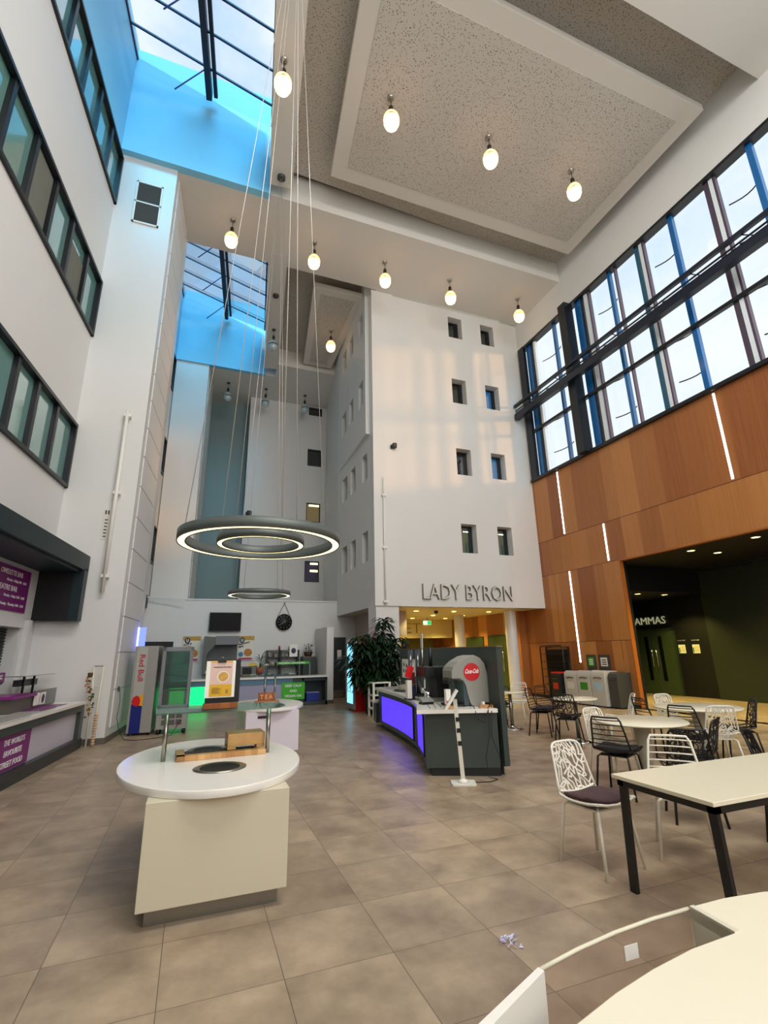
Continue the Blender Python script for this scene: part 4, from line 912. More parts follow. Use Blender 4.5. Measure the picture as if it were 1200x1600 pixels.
def tree_part(v0, v1, rows_, cols_, seed, m, name, par):
    rr = random.Random(seed); P, E = lattice(v0, v1, rows_, cols_, rr); b = MB()
    for a, c in E:
        if a not in P or c not in P: continue
        pa, pc = P[a], P[c]; mid = ((pa[0]+pc[0])/2, (pa[1]+pc[1])/2); b.bar(shell_pt(*pa), shell_pt(*pc), rr.uniform(.009, .014), .008, shell_nrm(*mid))
    rim = [(-.96, v0+(v1-v0)*k/8) for k in range(8)]
    if v1 > .9:
        rim += [(-.93, .965), (-.8, .99), (-.5, 1), (0, 1), (.5, 1), (.8, .99), (.93, .965)]
    else: rim += [(-.96, v1), (-.5, v1), (0, v1), (.5, v1), (.96, v1)]
    rim += [(.96, v1-(v1-v0)*k/8) for k in range(1, 9)]
    b.tube([shell_pt(u, v) for u, v in rim], .0105, 6)
    if v0 < .1: b.tube([shell_pt(u, 0) for u in (-.96, -.5, 0, .5, .96)], .0105, 6)
    b.build(name, m, par)
def legs(t, m, r=.0122):
    for sx_ in (-1, 1):
        for sy_ in (-1, 1):
            MB().tube([(sx_*.12, sy_*.12, .43), (sx_*.165, sy_*.165, .40), (sx_*.21, sy_*.215, .0)], r, 8).build('leg', m, t)
    MB().box((-.15, -.14, .405), (.15, .14, .418)).build('seat_frame', m, t)
def cushion(t, m):
    b = MB(); n = 10; ring_ = []
    for k, (sc, dz) in enumerate(((.93, 0), (1.0, .012), (.97, .026), (.6, .034), (0, .036))):
        for i in range(24):
            a = 2*PI*i/24; ca, sa = math.cos(a), math.sin(a); q = (abs(ca)**4+abs(sa)**4)**-.25
            x = ca*q*.205*sc; y = sa*q*.19*sc+.01; b.v.append((x, y, .448+dz+.025*(x/.2)**2+(.014 if y > .1 else 0)))
    for k in range(4):
        for i in range(24): b.f.append([k*24+i, k*24+(i+1) % 24, (k+1)*24+(i+1) % 24, (k+1)*24+i]); b.mi.append(0); b.sm.append(True)
    b.f.append(list(range(24))[::-1]); b.mi.append(0); b.sm.append(False)
    b.build('cushion', m, t)
def make_tree(m, cush=None, seed=1):
    t = thing('branch_pattern_chair', 'x', 'chair'); tree_part(.0, .5, 7, 8, seed, m, 'seat', t); tree_part(.5, 1, 10, 10, seed+1, m, 'backrest', t); legs(t, m)
    if cush: cushion(t, cush)
    return t
def make_slat(m, cush=None, n=7):
    t = thing('slatted_chair', 'x', 'chair'); b = MB()
    for i in range(n):
        v = .56+.40*i/(n-1); b.tube([shell_pt(u, v) for u in (-.97, -.5, 0, .5, .97)], .0065, 6)
    rim = [(-.97, .5), (-.97, .65), (-.97, .8), (-.95, .95), (-.85, 1), (0, 1), (.85, 1), (.95, .95), (.97, .8), (.97, .65), (.97, .5)]
    b.tube([shell_pt(u, v) for u, v in rim], .0105, 8); b.build('backrest', m, t)
    b = MB()
    for i in range(8):
        v = .03+.43*i/7; b.tube([shell_pt(u, v) for u in (-.97, -.5, 0, .5, .97)], .0065, 6)
    for u in (-.97, .97): b.tube([shell_pt(u, v) for v in (0, .1, .2, .3, .4, .5)], .0105, 8)
    b.tube([shell_pt(u, 0) for u in (-.97, 0, .97)], .0105, 6); b.build('seat', m, t); legs(t, m)
    if cush: cushion(t, cush)
    return t
BCH = mat('black_chair_steel', '#101012', .4)
protos = {'tw': make_tree(TREEW, None, 1), 'twc': make_tree(TREEW, CUSH, 1), 'tb': make_tree(BCH, None, 5), 'sb': make_slat(BCH), 'sbc': make_slat(BCH, CUSHD), 'sw': make_slat(TREEW), 'sbp': make_slat(BCH, mat('plum_cushion', '#2a1a2c', .9, noise=.2, nscale=25))}
index_children()
used = set()
def chair(k, x, y, face, label, group, sc=1):
    o = protos[k] if k not in used else copy_tree(protos[k]); used.add(k)
    o.location = (x, y, 0); o.rotation_euler = (0, 0, math.atan2(-face[0], face[1])); o['label'] = label; o['group'] = group
    return o
gt = 'chairs around the tables'
chair('twc', 3.05, 3.43, (.12, -1), 'white branch-pattern chair with brown cushion, nearest chair on the open floor', gt)
chair('sbc', 4.66, 4.77, (.9, .42), 'black slatted chair with dark cushion pulled up to round pedestal table', gt)
chair('sw', 3.82, 3.31, (-.72, -.70), 'white slatted chair at far long side of the rectangular table', gt)
chair('tw', 4.98, 5.18, (.12, -1), 'white branch-pattern chair behind the black slatted chair with cushion', gt)
chair('tw', 6.80, 6.80, (-.8, .6), 'white branch-pattern chair seen side-on right of the recycling bins', gt)
chair('sb', 6.72, 6.02, (.97, -.25), 'black slatted chair in front of the orange door jamb', gt)
chair('tw', 7.28, 6.10, (-.05, -1), 'white branch-pattern chair at far side of the widest round table', gt)
chair('sb', 6.33, 5.12, (.95, .3), 'black slatted chair at near left of the widest round table', gt)
chair('tb', 5.25, 4.25, (-.4, .9), 'small-looking black branch-pattern chair between the two round pedestal tables', gt)
chair('tb', 4.62, 3.86, (.62, .78), 'black branch-pattern chair directly behind the white slatted chair', gt)
chair('tw', 6.62, 5.0, (.5, .86), 'white branch-pattern chair with its back to camera at the widest round table', gt)
chair('tb', 7.42, 5.25, (-.75, .66), 'black branch-pattern chair at right end of the widest round table', gt)
chair('tb', 4.92, 3.12, (.42, -.9), 'black branch-pattern chair cut by the right photo edge', gt)
chair('sbp', 6.40, 8.33, (.55, -.83), 'black slatted chair with plum cushion left of the chrome-based table', gt)
chair('tb', 6.17, 7.35, (.75, .65), 'black branch-pattern chair tucked against the chrome-based table', gt)
chair('sb', 6.95, 8.75, (.1, -1), 'black slatted chair half hidden behind the plum-cushioned one', gt)
chair('sw', 7.0, 9.95, (-.75, -.6), 'white slatted chair at small table beside the drinks counter', gt)
chair('sb', 6.25, 9.55, (.3, .9), 'black chair mostly hidden by the drinks counter end', gt)

# ------------------------------------------------------------------ fridges
t = thing('drinks_fridge', 'tall grey energy drink fridge with red lettering by left pillar', 'fridge', (-1.12, 12.2, 0), -.10)
RB = mat('fridge_silver', '#9a9a94', .35, metal=.2, noise=.02)
MB().box((-.05, -.12, .05), (.42, .5, 1.80)).build('cabinet', RB, t, bevel=.008)
MB().box((.0, -.13, .05), (.21, -.12, 1.78)).build('side_graphic', mat('fridge_pale', '#aaa9a2', .35), t)
MB().box((.0, -.134, .05), (.21, -.13, .62)).build('blue_panel', mat('fridge_blue', '#101f6e', .35), t)
MB().add([(.21, -.136, .58), (.21, -.136, .84), (.06, -.136, .70), (.10, -.136, .60)], [(0, 1, 2, 3)]).build('sun_mark', mat('sun_yellow', '#e5a01c', .4), t)
b = MB(); b.add([(.0, -.139, .66), (.03, -.139, .60), (.10, -.139, .57), (.155, -.139, .61), (.165, -.139, .69), (.14, -.139, .76), (.09, -.139, .79), (.03, -.139, .76), (.01, -.139, .72)], [list(range(9))]); b.build('bull_mark', RED, t)
text('lettering', 'Red Bull', (.06, -.133, 1.62), (0, 0, -1), (1, 0, 0), .11, .54, .002, mat('logo_red', '#b01020', .4), t, bold=.01)
MB().box((-.055, -.06, 1.2), (-.05, .2, 1.79)).build('side_face', RB, t)
for x_, y_ in ((0, -.08), (.38, -.08), (0, .45), (.38, .45)): MB().cyl((x_, y_, 0), .02, .05, 10).build('foot', BLACKM, t)
t = thing('neon_bar_sign', 'blue glowing light box behind the energy drink fridge', 'sign', (-1.23, 13.2, 1.75)); MB().box((-.03, -.05, 0), (.12, .1, .5)).build('light_box', mat('blue_neon', '#2a3aff', .4, emit=(.10, .14, 1), strength=3), t)
MB().box((-.05, -.06, -.02), (-.02, -.04, .5)).build('edge_glow', mat('white_neon', '#ccccff', .4, emit=(.6, .6, 1), strength=5), t)
t = thing('glass_door_fridge', 'silver fridge with teal glass door reflecting green light', 'fridge', (-.62, 11.95, 0), -.02)
MB().box((0, .03, .10), (.60, .66, .52)).box((0, .03, 1.70), (.62, .66, 1.77)).box((0, .03, .5), (.03, .66, 1.72)).box((.58, .03, .5), (.61, .66, 1.72)).build('cabinet', RB, t)
MB().box((.03, .63, .5), (.58, .64, 1.7)).build('rear_glass', glass('fridge_rear_glass', '#b8dcd4', .1), t)
fr_ = MB().box((0, 0, .50), (.62, .035, .58)).box((0, 0, 1.68), (.62, .035, 1.77)).box((0, 0, .5), (.07, .035, 1.77)).box((.55, 0, .5), (.62, .035, 1.77)).build('door', mat('door_silver', '#7e8084', .4), t, bevel=.004)
MB().box((.07, .012, .58), (.55, .02, 1.68)).build('door_glass', glass('fridge_glass', '#a4d4cb', .14, body='#4c7f78', bodyw=.12), fr_)
for z in (.85, 1.15, 1.42): MB().box((.04, .05, z), (.58, .58, z+.008)).build('wire_shelf', STEEL, t)
b = MB()
for i in range(3):
    for j in range(2): b.box((.1+i*.14, .025, .18+j*.13), (.22+i*.14, .032, .28+j*.13))
b.build('lower_vent', mat('vent_dark', '#57524c', .6), t)
for x_, y_ in ((.05, .08), (.55, .08), (.05, .6), (.55, .6)): MB().lathe((x_, y_, 0), [(0, 0), (.03, .0), (.04, .04), (.03, .1), (0, .1)], 10).build('castor', BLACKM, t)
t = thing('cola_cooler', 'red and silver drinks cooler with glowing cyan door by plant', 'fridge', (4.32, 13.72, 0), 0)
MB().box((0, 0, .0), (.62, .68, 1.98)).build('cabinet', RED, t, bevel=.01); MB().box((-.05, -.01, .06), (0, .69, 1.98)).build('door', RB, t)
MB().box((-.058, .08, .2), (-.05, .62, 1.82)).build('lit_glass', mat('cooler_glow', '#9adcf2', .2, emit=(.25, .75, 1), strength=1.4, noise=.2, nscale=8), t); MB().box((-.056, .06, 1.84), (-.05, .62, 1.95)).build('header', mat('cooler_header', '#c9b9b9', .4), t)
b = MB(); [b.box((-.062, .1, .5+.38*i), (-.058, .6, .512+.38*i)) for i in range(4)]; rr = random.Random(2)
for i in range(4):
    for j in range(6): 
        if rr.random() < .7: b.box((-.061, .12+.08*j, .52+.38*i), (-.059, .16+.08*j, .52+.38*i+rr.uniform(.12, .24)))
b.build('bottles_inside', mat('bottle_blue', '#2a5f8f', .4), t)
b = MB(); b.add([(.10+.1*math.cos(a), -.004, 1.82+.1*math.sin(a)) for a in [k*PI/12 for k in range(24)]], [list(range(24))]); b.build('logo_disc', mat('logo_pink', '#e6b8b8', .5), t)
b = MB(); b.add([(.05, -.003, .5), (.16, -.003, .62), (.2, -.003, .9), (.12, -.003, 1.1), (.05, -.003, 1.0), (.1, -.003, .85), (.07, -.003, .65)], [list(range(7))]); b.build('ribbon_mark', MATS['logo_pink'], t)

# ------------------------------------------------------------------ green counter and kitchen back wall
t = thing('vegan_counter', 'long white-topped counter with green sign along the back kitchen', 'counter', (1.8, 16.1, 0))
MB().box((-2.4, -.1, .84), (2.35, .55, .89)).build('worktop', WHITE, t); MB().box((-2.35, .0, .12), (1.05, .5, .84)).build('front_panel', mat('lilac_front', '#9b9bb0', .35), t); MB().box((-2.36, -.01, .66), (1.2, 0.0, .84)).build('steel_band', mat('blue_steel', '#5b7a8c', .3, metal=.5), t)
MB().box((1.05, .0, .0), (1.55, .5, .84)).box((1.55, .45, 0), (2.32, .5, .84)).box((2.26, 0, 0), (2.32, .5, .84)).box((1.5, 0, .74), (2.32, .5, .84)).box((1.5, 0, 0), (2.32, .5, .12)).build('end_cabinet', DARKG, t); MB().box((-2.3, -.02, 0), (1.5, .4, .12)).build('plinth', BLACK, t)
MB().box((-1.82, -.03, .1), (-1.3, -.02, .68)).build('glow_panel', mat('green_light_panel', '#16e060', .4, emit=(.0, 1, .22), strength=1.3), t)
MB().box((-2.35, -.03, .1), (-1.95, -.02, .68)).build('glow_panel', MATS['green_light_panel'], t)
t = thing('storage_crate', 'blue crate with pale lid under end of the green counter', 'crate', (3.66, 16.25, .125)); MB().box((-.2, -.12, 0), (.2, .15, .24)).build('bin', mat('crate_blue', '#1a2f86', .4), t); MB().box((-.21, -.13, .24), (.21, .16, .26)).build('lid', mat('lid_lilac', '#8c96cc', .4), t)
t = thing('counter_front_sign', 'bright green KEEP CALM sign on the back counter', 'sign', (3.02, 16.08, .2)); MB().box((-.36, -.01, 0), (.36, 0, .5)).build('board', GREEN, t)
for s_, z in (('KEEP CALM', .37), ('AND', .22), ('VEGAN ON', .07)): text('lettering', s_, (0, -.012, z), (1, 0, 0), (0, 0, 1), .075, None, .002, WTXT, t, align='CENTER', bold=.02)
t = thing('counter_screen', 'clear guard with green VEGAN COUNTER strip on the back counter', 'screen', (3.0, 16.15, .89))
MB().box((-.5, 0, .36), (.55, .01, .44)).build('green_strip', GREEN, t); text('lettering', 'VEGAN COUNTER', (-.45, -.003, .375), (1, 0, 0), (0, 0, 1), .05, .85, .002, WTXT, t, bold=.02); MB().box((.53, 0, 0), (.56, .02, .44)).build('post', STEEL, t); MB().box((-1.1, 0, 0), (-1.07, .02, .44)).build('post', STEEL, t)
MB().box((-1.08, .004, .02), (.54, .008, .36)).build('glass', glass('guard_glass', '#f0f4f2', .03), t)
t = thing('end_partition', 'narrow white partition standing at right end of the back counter', 'partition', (4.28, 16.5, 0)); MB().box((-.12, -.1, 0), (.12, 1.6, 2.42)).build('panel', WALL, t); MB().box((-.125, -.11, 0), (.125, 1.6, .1)).build('skirting', SKIRT, t)
t = thing('television', 'black flat television mounted on the white kitchen wall', 'television', (.95, 18.16, 2.68)); MB().box((-.53, -.10, -.32), (.53, -.05, .32)).build('casing', BLACKM, t, bevel=.006); MB().box((-.51, -.104, -.30), (.51, -.10, .30)).build('screen', mat('tv_screen', '#020303', .5, spec=.2), t); MB().box((-.1, -.05, -.1), (.1, .04, .1)).build('wall_mount', BLACKM, t)
t = thing('wall_clock', 'round black clock hung by straps from wall peg', 'clock', (2.99, 18.17, 2.68))
MB().lathe((0, 0, 0), [(0, 0), (.26, 0), (.29, .02), (.29, .07), (0, .07)], 40).build('case', BLACK, t).rotation_euler = (PI/2, 0, 0)
b = MB()
for k in range(12):
    a = k*PI/6; c = Vector((math.sin(a)*.22, -.073, math.cos(a)*.22)); d_ = Vector((math.sin(a), 0, math.cos(a))); b.bar(c-d_*.02, c+d_*.02, .012, .003, (0, -1, 0))
b.build('hour_marks', mat('dial_grey', '#a8a8a4', .5), t)
MB().bar((0, -.078, 0), (.07, -.078, .05), .012, .003, (0, -1, 0)).build('hour_hand', MATS['dial_grey'], t); MB().bar((.03, -.08, .02), (-.17, -.08, -.12), .008, .003, (0, -1, 0)).build('minute_hand', MATS['dial_grey'], t)
MB().tube([(-.24, -.03, .17), (0, -.03, .68)], .008, 5).tube([(.24, -.03, .17), (0, -.03, .68)], .008, 5).build('strap', BLACKM, t); MB().cyl((0, -.03, .66), .02, .04, 10).build('peg', BLACKM, t)
t = thing('extractor_hood', 'grey steel extractor hood below the television', 'hood', (.85, 17.75, 1.0))
MB().box((-.2, -.35, .9), (.55, .4, 1.18)).build('canopy', mat('hood_front', '#6d7072', .45), t); b = MB(); b.add([(-.55, -.3, 0), (-.55, -.3, 1.18), (-.2, -.3, 1.15), (-.2, -.3, .9), (-.45, -.3, .6), (-.45, -.3, 0), (-.55, .4, 0), (-.55, .4, 1.18)], [(0, 1, 2, 3, 4, 5), (0, 6, 7, 1)]); b.build('side_cheek', mat('hood_grey', '#5a5c58', .45), t); MB().box((-.5, .25, 0), (.55, .38, 1.0)).build('back_panel', MATS['hood_grey'], t); MB().box((-.5, -.1, 0), (.55, .35, .08)).build('shelf', STEEL, t)
def poster(x, label, head, lines, w_=.56):
    t = thing('food_poster', label, 'poster', (x, 18.17, 1.38)); MB().box((0, -.012, 0), (w_, 0, .82)).build('sheet', mat('poster_pale', '#dedccb', .5), t)
    MB().box((0, -.015, .68), (w_, -.012, .82)).build('photo_band', mat('poster_food', '#b8902c', .5, noise=.6, nscale=14), t)
    b = MB(); b.add([(.14+.09*math.cos(a), -.018, .68+.1*math.sin(a)) for a in [k*PI/10 for k in range(20)]], [list(range(20))]); b.build('badge', mat('badge_navy', '#20303c', .5), t); text('badge_letter', 'U', (.14, -.02, .63), (1, 0, 0), (0, 0, 1), .1, .07, .002, WTXT, t, align='CENTER', bold=.03)
    for i, s_ in enumerate(lines): text('lettering', s_, (.03, -.016, .5-i*.085), (1, 0, .22), (-.1, 0, 1), .06, None, .002, BLACK, t, bold=.05)
    b = MB(); b.add([(.36+.14*math.cos(a), -.014, .26+.13*math.sin(a)) for a in [k*PI/10 for k in range(20)]], [list(range(20))]); b.build('bread_photo', mat('bread', '#b87a36', .6, noise=.5, nscale=12), t)
    b = MB(); b.add([(.12+.085*math.cos(a), -.016, .2+.085*math.sin(a)) for a in [k*PI/10 for k in range(20)]], [list(range(20))]); b.build('price_disc', mat('disc_blue', '#2a7aa6', .5), t); MB().box((.05, -.016, .02), (.5, -.013, .09)).build('offer_strip', mat('poster_magenta', '#b0246c', .5), t)
poster(-.36, 'soup meal poster left of the extractor hood', '', ['SOUP &', 'A ROLL']); poster(1.42, 'breakfast meal poster right of the extractor hood', '', ['BREAKFAST', 'MEAL'])
t = thing('wall_shelving', 'black open shelving with jars against the kitchen wall', 'shelving', (3.0, 17.95, .85))
for x_ in (-.58, -.12, .5): MB().box((x_-.03, -.1, 0), (x_+.03, .2, .84)).build('upright', BLACKM, t)
for z in (.02, .32, .6, .83): MB().box((-.6, -.1, z), (.53, .2, z+.02)).build('shelf', BLACKM, t)
t = thing('storage_unit', 'dark grey cupboard right of the black shelving', 'cupboard', (3.84, 17.6, .0)); MB().box((-.22, 0, 0), (.22, .5, 1.45)).build('carcass', DARKG, t); MB().box((-.23, -.02, 1.45), (.23, .52, 1.47)).build('top', mat('tan_top', '#8a7354', .5), t)
rr = random.Random(11); jm = [mat('jar_brown', '#5c3b22', .3), mat('jar_cream', '#b8ab90', .3), mat('jar_red', '#7c2c24', .3), mat('jar_dark', '#22211f', .3)]
jn = 0
for (z, xs) in ((.34, (-.5, -.38, -.26, .1, .2, .3, .42)), (.62, (-.5, -.35, .12, .28)), (.04, (-.5, -.36, -.22, .12, .26, .4)), (.85, (-.15, .2, .34))):
    for x_ in xs:
        if z < .1: continue
        h = rr.uniform(.09, .17); jn += 1
        sh = {.34: 'lower middle', .62: 'upper', .85: 'top'}[z]
        o = MB().lathe((0, 0, 0), [(0, 0), (.035, 0), (.038, h*.75), (.022, h*.85), (.022, h), (0, h)], 10).build('jar', rr.choice(jm)); o.location = (2.98+x_, 17.92, .85+z-.0+.0); tag(o, 'small storage jar on the %s shelf of the black kitchen shelving' % sh, 'jar', 'jars on the %s shelf' % sh)
t = thing('display_card', 'white card display with navy disc on the dark shelving', 'card', (3.30, 17.75, 1.47)); MB().box((-.14, -.01, 0), (.14, .01, .42)).build('card', PAPER, t); b = MB(); b.add([(.085*math.cos(a), -.013, .2+.095*math.sin(a)) for a in [k*PI/10 for k in range(20)]], [list(range(20))]); b.build('disc', MATS['navy_ink'], t)
t = thing('griddle_station', 'grey food preparation equipment beneath the breakfast poster', 'kitchen equipment', (1.85, 17.3, .9)); MB().box((-.35, 0, .02), (.5, .5, .3)).build('cabinet', mat('equip_grey', '#6d706c', .4, noise=.2, nscale=9), t); MB().box((-.4, -.02, .3), (.55, .5, .36)).build('hood', STEEL, t); MB().box((-.1, -.03, .3), (.14, -.02, .4)).build('notice', mat('yellow_notice', '#d9bd3a', .5), t); MB().box((-.3, -.005, .04), (.0, 0, .26)).build('opening', BLACK, t); MB().box((-.36, .05, 0), (-.3, .45, .02)).box((.44, .05, 0), (.5, .45, .02)).build('foot', BLACK, t)
struct('trim_12', MB().box((-.4, 17.2, 0), (4.0, 18.0, .80)), DARKG)
struct('trim_13', MB().box((-.4, 17.15, .80), (4.0, 18.0, .84)), WHITE)

# small plants
def leaf(b, base, d, l, w_, droop, rr, mi=0, n=5):
    d = Vector(d).normalized(); side = d.cross(Vector((0, 0, 1)))
    side = side.normalized() if side.length > .01 else Vector((1, 0, 0))
    vs = []; p = Vector(base); dd = d.copy()
    for i in range(n+1):
        f = i/n; ww = w_*math.sin(PI*(f*.9+.1))**.7*(1 if i < n else 0)/2
        vs += [p-side*ww, p+side*ww+Vector((0, 0, ww*.2))]
        dd = (dd+Vector((0, 0, -droop/n))).normalized(); p = p+dd*l/n
    b.add(vs, [(2*i, 2*i+1, 2*i+3, 2*i+2) for i in range(n)], mi, True)
def bushy(name, label, cat, loc, h, r, n, m, pot=None, leafl=.12, leafw=.03, seed=1, droop=1.0, potr=.07, poth=.1):
    rr = random.Random(seed); t = thing(name, label, cat, loc)
    if pot: MB().lathe((0, 0, 0), [(0, 0), (potr*.75, 0), (potr, poth), (potr*.9, poth), (potr*.85, poth*.85), (0, poth*.85)], 16).build('pot', pot, t)
    b = MB()
    for i in range(n):
        z = poth*.8+rr.random()*h; a = rr.random()*6.28; rad = r*rr.random()**.6*.5; leaf(b, (rad*math.cos(a), rad*math.sin(a), z), (math.cos(a), math.sin(a), rr.uniform(.2, 1.4)), leafl*rr.uniform(.6, 1.3), leafw, droop, rr)
    b.build('foliage', m, t)
    MB().tube([(0, 0, poth*.7), (0, 0, poth+h*.8)], .006, 5).build('stem', mat('stem_brown', '#3b2c1c', .8), t)
    return t
bushy('potted_orchid', 'spiky pale-flowered plant in terracotta pot on second island shelf', 'plant', (1.16, 9.55, 1.231), .2, .12, 46, LEAF2, mat('terracotta', '#8a4a2c', .7), .26, .014, 2, .8, .07, .12)
bushy('potted_plant', 'leafy dark plant in brown bowl on the grey kitchen cupboard', 'plant', (3.84, 17.8, 1.47), .28, .2, 50, LEAF, mat('bowl_brown', '#3a211a', .6), .14, .05, 3, 1, .16, .16)
bushy('potted_plant', 'small succulent in black pot on top of the tall counter screen', 'plant', (4.42, 10.4, 1.645), .08, .1, 40, LEAF2, BLACK, .1, .03, 4, .5, .07, .1)

# big dracaena
t = thing('dracaena_plant', 'very large bushy dark green plant standing behind the drinks counter', 'plant', (4.72, 13.15, 0))
MB().lathe((0, 0, 0), [(0, 0), (.27, 0), (.32, .6), (.29, .6), (.28, .55), (0, .55)], 28).build('pot', BLACK, t)
rr = random.Random(21); stems = []
for i, (dx, dy, h) in enumerate(((.30, .1, 2.35), (-.52, -.1, 1.85), (-.12, .1, 1.9), (.55, -.15, 1.8), (-.3, -.2, 1.5), (.12, -.2, 1.65), (-.72, 0, 1.35), (.4, -.3, 1.3), (-.6, -.2, 1.05), (.0, -.3, 1.15), (.75, .1, 1.45), (-.3, .1, 1.7), (.6, -.3, 1.0), (-.15, -.35, .9), (.25, 0, 1.95))):
    p0 = (dx*.2, dy*.2, .4); p1 = (dx*.7, dy*.7, .4+(h-.4)*.6); p2 = (dx, dy, h); stems.append((dx, dy, h)); MB().tube([p0, p1, p2], .016, 6).build('stem', MATS['stem_brown'], t)
b = MB()
for dx, dy, h in stems:
    for k in range(95):
        z = h+.1-rr.random()**1.4*min(.9, h-.5); a = rr.random()*6.28; f = (z-.4)/(h-.4); leaf(b, (dx*f, dy*f, z), (math.cos(a), math.sin(a), rr.uniform(.1, 1.3)), rr.uniform(.34, .55), .08, 1.6, rr, 0, 6)
b.build('foliage', LEAF, t)
# low white plant shelf
t = thing('plant_shelf', 'low white open shelf unit holding plants behind the drinks counter', 'shelf unit', (4.60, 12.55, 0))
for x_ in (-.22, .22):
    for y_ in (-.18, .18): MB().box((x_-.025, y_-.025, 0), (x_+.025, y_+.025, .82)).build('leg', WHITEM, t)
for z in (.18, .5, .8): MB().box((-.25, -.2, z), (.25, .2, z+.03)).build('shelf', WHITEM, t)
bushy('potted_plant', 'trailing plant on the middle tier of low white shelf', 'plant', (4.60, 12.55, .531), .12, .2, 50, LEAF, WHITEM, .14, .04, 6, 1.4, .08, .08)

# ------------------------------------------------------------------ drinks counter
t = thing('drinks_counter', 'curved dark grey drinks counter with glowing purple panels', 'counter', (3.9, 8.5, 0)); O = Vector((3.9, 8.5, 0))
front = [(3.02, 6.44), (3.22, 6.95), (3.39, 7.45), (3.53, 7.95), (3.64, 8.5), (3.73, 9.1), (3.80, 9.7), (3.86, 10.3), (3.92, 10.75)]
back = [(3.90, 6.04), (4.02, 6.9), (4.14, 7.8), (4.26, 8.7), (4.38, 9.6), (4.50, 10.75)]
loc = lambda L_: [(x-O.x, y-O.y) for x, y in L_]
MB().prism(loc(front+back[::-1]), .10, .78).build('body', DARKG, t)
def inset(L_, d): return [(x+d, y) for x, y in L_]
MB().prism(loc(inset(front, .07)+back[::-1]), 0, .10).build('plinth', mat('kick_black', '#15171a', .5), t)
fo = [(2.86, 6.36)]+[(x-.10, y-.03) for x, y in front[1:]]
MB().prism(loc(fo[:1]+fo+[(4.5, 10.78)]+[(3.88, 5.98)][:1]), .78, .83).build('worktop', WHITE, t)
MB().prism(loc([(3.86, 10.75), (4.5, 10.75), (4.5, 11.1), (3.92, 11.1)]), .1, .5).build('step_end', DARKG, t); MB().prism(loc([(3.80, 10.78), (4.5, 10.78), (4.5, 11.12), (3.86, 11.12)]), .5, .54).build('step_top', WHITE, t)
GLOW = mat('purple_light_panel', '#5a34e8', .35, emit=(.075, .03, .9), strength=1.25)
def front_at(y):
    for (x0, y0), (x1, y1) in zip(front[:-1], front[1:]):
        if y0 <= y <= y1: return x0+(x1-x0)*(y-y0)/(y1-y0)
def glow(y0, y1, z0, z1):
    ys_ = [y0+(y1-y0)*k/8 for k in range(9)]; b = MB(); b.add([(front_at(y)-.012-O.x, y-O.y, z) for y in ys_ for z in (z0, z1)], [(2*i+1, 2*i+3, 2*i+2, 2*i) for i in range(8)]); b.build('light_panel', GLOW, t)
    b = MB(); 
    for z in (z0, z1): b.tube([(front_at(y)-.01-O.x, y-O.y, z) for y in ys_], .012, 5)
    for y in (y0, y1): b.tube([(front_at(y)-.01-O.x, y-O.y, z0), (front_at(y)-.01-O.x, y-O.y, z1)], .012, 5)
    b.build('panel_trim', DARKG, t)
glow(8.0, 10.4, .17, .68); glow(6.75, 7.6, .17, .70)
b = MB()
for k_ in (.10, .19, .28): b.tube([(x+k_-.02-O.x, y-O.y, .832) for x, y in front], .005, 5)
b.build('tray_rail', DGREY, t)
for y_ in (7.3, 8.8, 10.1): lamp('panel_glow', 'AREA', (front_at(y_)-.03-O.x, y_-O.y, .42), 9, (.2, .1, 1), .5, rot=(PI/2, 0, PI/2), parent=t, shape='RECTANGLE', size_y=.45) if False else None
t = thing('tall_counter_screen', 'tall dark grey screen panel behind the drinks dispenser', 'screen', (4.1, 8.2, 0)); O2 = Vector((4.1, 8.2, 0))
MB().prism([(x-O2.x, y-O2.y) for x, y in [(3.93, 5.98), (4.01, 5.98), (4.60, 10.9), (4.52, 10.9)]], .12, 1.63).build('panel', DARKG, t)
MB().prism([(x-O2.x, y-O2.y) for x, y in [(3.92, 5.96), (4.02, 5.96), (4.61, 10.9), (4.51, 10.9)]], 1.63, 1.642).build('top_edge', mat('oak_edge', '#8c6a42', .5), t)
MB().prism([(x-O2.x, y-O2.y) for x, y in [(3.95, 6.1), (3.99, 6.1), (4.58, 10.8), (4.54, 10.8)]], 0, .12).build('plinth', MATS['kick_black'], t)
ZC = .831
# cola dispenser
t = thing('drinks_dispenser', 'grey drinks dispenser with round red cola badge on the counter', 'dispenser', (3.36, 6.42, ZC), -.16)
prof = [(.04, 0), (.62, 0), (.60, .40), (.57, .53), (.50, .61), (.38, .655), (.25, .635), (.12, .57), (.02, .50), (-.005, .45), (-.005, .40), (.01, .36), (.12, .365), (.19, .33), (.225, .26), (.24, .15), (.30, .04), (.33, 0)]
prof = [(.33, 0), (.64, 0), (.625, .40), (.59, .54), (.51, .625), (.40, .665), (.28, .645), (.13, .58), (.03, .51), (.0, .46), (.0, .36), (.13, .36), (.20, .325), (.235, .26), (.26, .15), (.30, .04)]
prof = [(.62-(.62-x)*.86, z*1.04) for x, z in prof]
b = MB(); n = len(prof); vs = [(x, 0, z) for x, z in prof]+[(x, .42, z) for x, z in prof]
b.add(vs, [list(range(n)), list(range(2*n-1, n-1, -1))]+[((i+1) % n, i, n+i, n+(i+1) % n) for i in range(n)]); b.build('housing', mat('dispenser_grey', '#8f8d85', .35, noise=.02), t, bevel=.008)
MB().box((.03, .03, 0.0), (.3, .39, .03)).build('drip_tray', BLACKM, t); MB().box((.26, .02, .0), (.33, .40, .36)).build('back_plate', mat('slate_panel', '#3b4a52', .3), t)
for i in range(4): MB().cyl((.07, .07+i*.09, .30), .02, .07, 10).build('nozzle', BLACKM, t)
